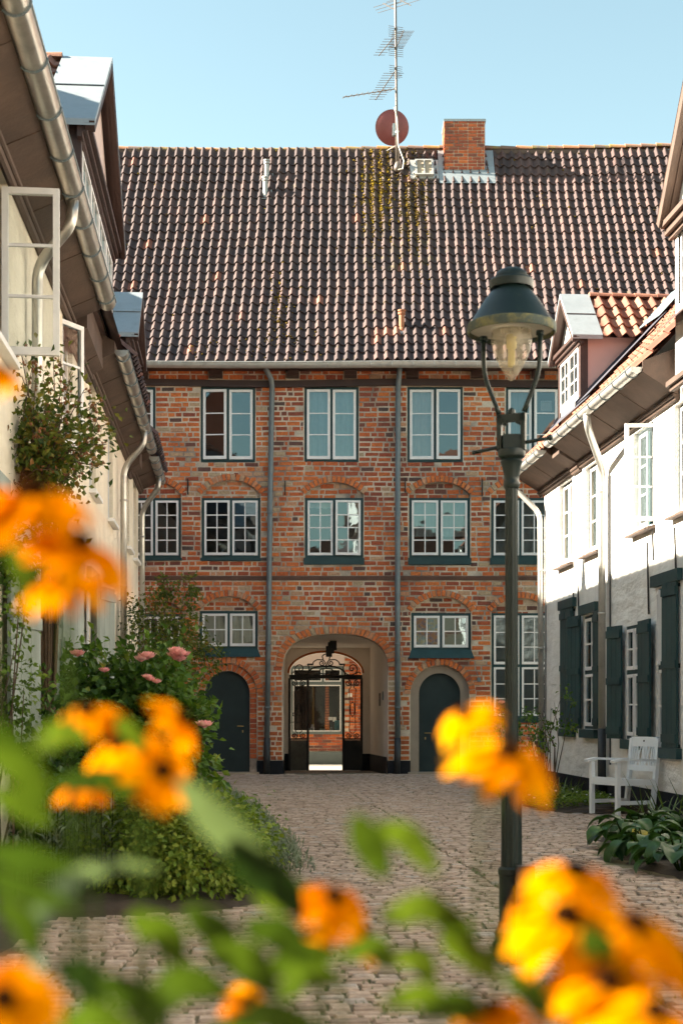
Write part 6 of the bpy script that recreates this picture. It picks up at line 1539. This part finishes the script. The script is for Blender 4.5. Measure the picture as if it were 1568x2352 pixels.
LV = [([(415, 1790), (490, 1880), (560, 1950), (640, 2020)], 105, .74, 1.0), ([(530, 1930), (590, 2000), (650, 2040), (695, 2115)], 110, .76, .05), ([(90, 2260), (76, 2140), (117, 2060), (190, 2006), (270, 1984), (365, 1995)], 60, .70, 1.0),
      ([(-30, 1950), (70, 1975), (190, 2005)], 75, .74, .1), ([(-20, 1660), (30, 1720), (75, 1800)], 80, .72, .15), ([(80, 1720), (140, 1680), (200, 1700)], 70, .80, .5),
      ([(815, 1870), (850, 1940), (885, 2020)], 85, .76, .25), ([(870, 1890), (940, 1925), (1005, 2010)], 70, .78, .45), ([(870, 2110), (970, 2080), (1085, 2130)], 80, .76, .5),
      ([(1000, 2100), (1060, 2150), (1100, 2220)], 60, .78, .4), ([(480, 2170), (560, 2200), (640, 2290)], 110, .72, .3), ([(330, 2330), (420, 2250), (540, 2290)], 110, .70, .25),
      ([(130, 2210), (190, 2230), (240, 2320)], 90, .70, .05), ([(1110, 2200), (1180, 2165), (1260, 2180)], 75, .78, .4), ([(900, 2190), (960, 2200), (1000, 2260)], 70, .80, .8),
      ([(880, 2300), (970, 2280), (1060, 2345)], 70, .74, .5), ([(600, 2240), (690, 2190), (780, 2200)], 75, .84, .25), ([(640, 2290), (700, 2230), (790, 2260)], 80, .82, .35),
      ([(1340, 2130), (1375, 2180), (1385, 2260)], 80, .7, .1), ([(-20, 1810), (50, 1850), (120, 1900)], 70, .75, .3), ([(0, 2060), (60, 2120), (90, 2220)], 70, .68, .2),
      ([(560, 2010), (640, 2080), (700, 2030)], 60, .8, .6), ([(1160, 2230), (1230, 2290), (1260, 2352)], 70, .72, .2), ([(270, 1650), (310, 1690), (330, 1740)], 50, .85, .4), ([(120, 1800), (250, 1790), (330, 1830)], 60, .86, .1),
      ([(780, 2190), (860, 2170), (900, 2230)], 70, .82, .35), ([(540, 2352), (600, 2320), (660, 2352)], 80, .74, .4), ([(20, 1250), (70, 1330), (60, 1420)], 60, .84, .3),
      ([(-40, 2000), (60, 2040), (170, 2090)], 70, .66, .1), ([(300, 2100), (380, 2140), (420, 2230)], 90, .72, .35),
      ([(240, 2240), (330, 2300), (360, 2380)], 110, .68, .15), ([(430, 2080), (500, 2140), (540, 2220)], 90, .74, .2), ([(120, 2380), (220, 2330), (330, 2390)], 120, .66, .3), ([(480, 2380), (620, 2330), (760, 2380)], 90, .72, .3),
      ([(560, 2120), (640, 2140), (720, 2220)], 90, .76, .15), ([(-20, 1720), (60, 1770), (110, 1850)], 90, .7, .3), ([(1010, 2150), (1080, 2190), (1150, 2260)], 70, .78, .5), ([(960, 2330), (1050, 2300), (1120, 2350)], 80, .74, .2)]
for (P, W_, Y, t) in LV:
    mx_ = sum(p[0] for p in P) / len(P); my_ = sum(p[1] for p in P) / len(P); (o, c), x, y = min(PLN, key=lambda q: (q[1] - mx_) ** 2 + (q[2] - my_) ** 2)
    leafpart(o, [Vector(PX(p[0], p[1], Y + .02 * i)) for i, p in enumerate(P)], min(W_, 92 if W_ != 110 else 105) / F * Y, t if t in (1.0, .05) else min(.85, t + .22))

# ------------------------------------------------------------------ houses closing the lane behind the camera
bh = thing('lane_house', 'red roofed house closing the lane, seen only mirrored in the gatehouse windows', 'house', (3, -11, 0)); setorg(bh, (3, -11, 0))
m = MB(); m.box(-4.9, 10, -14, -11, -.2, 5.4); part(m, 'wall', 'cream_wall', bh)
m = MB(); m.cur = (.3, .3, .3); m.add([(-4.9, -10.7, 5.3), (10.2, -10.7, 5.3), (10.2, -13.5, 10.1), (-4.9, -13.5, 10.1), (-4.9, -16.3, 5.3), (10.2, -16.3, 5.3)], [(0, 1, 2, 3), (3, 2, 5, 4), (0, 3, 4), (1, 5, 2)]); part(m, 'roof', 'tile_orange', bh)
for x in (-3, 0, 3, 6, 8.6): window(bh, (x, -10.99, 3.2), math.pi, 1.0, 1.3, room=False)
for x in (-3, 3, 6): window(bh, (x, -10.99, .9), math.pi, 1.0, 1.5, room=False)
th = thing('gabled_house', 'tall dark gabled house mirrored in the left gatehouse windows', 'house', (-10, -12, 0)); setorg(th, (-10, -12, 0))
m = MB(); m.cur = (.2, .2, .2); m.add([(x, y, z) for y in (-12, -20) for x, z in ((-16, -.2), (-5, -.2), (-5, 13), (-10.5, 20), (-16, 13))], [(0, 1, 2, 3, 4), (9, 8, 7, 6, 5), (0, 5, 6, 1), (1, 6, 7, 2), (4, 9, 5, 0)]); part(m, 'wall', 'brick', th)
m = MB(); m.cur = (.3, .3, .3); m.add([(-16.2, -11.8, 12.9), (-10.5, -11.8, 20.15), (-4.8, -11.8, 12.9), (-16.2, -20, 12.9), (-10.5, -20, 20.15), (-4.8, -20, 12.9)], [(0, 1, 4, 3), (1, 2, 5, 4)]); part(m, 'roof', 'tile', th)
for x in (-13, -10.5, -8):
    for z in (1.2, 4.4, 7.6, 10.8): window(th, (x, -11.99, z), math.pi, 1.0, 1.7, room=False)
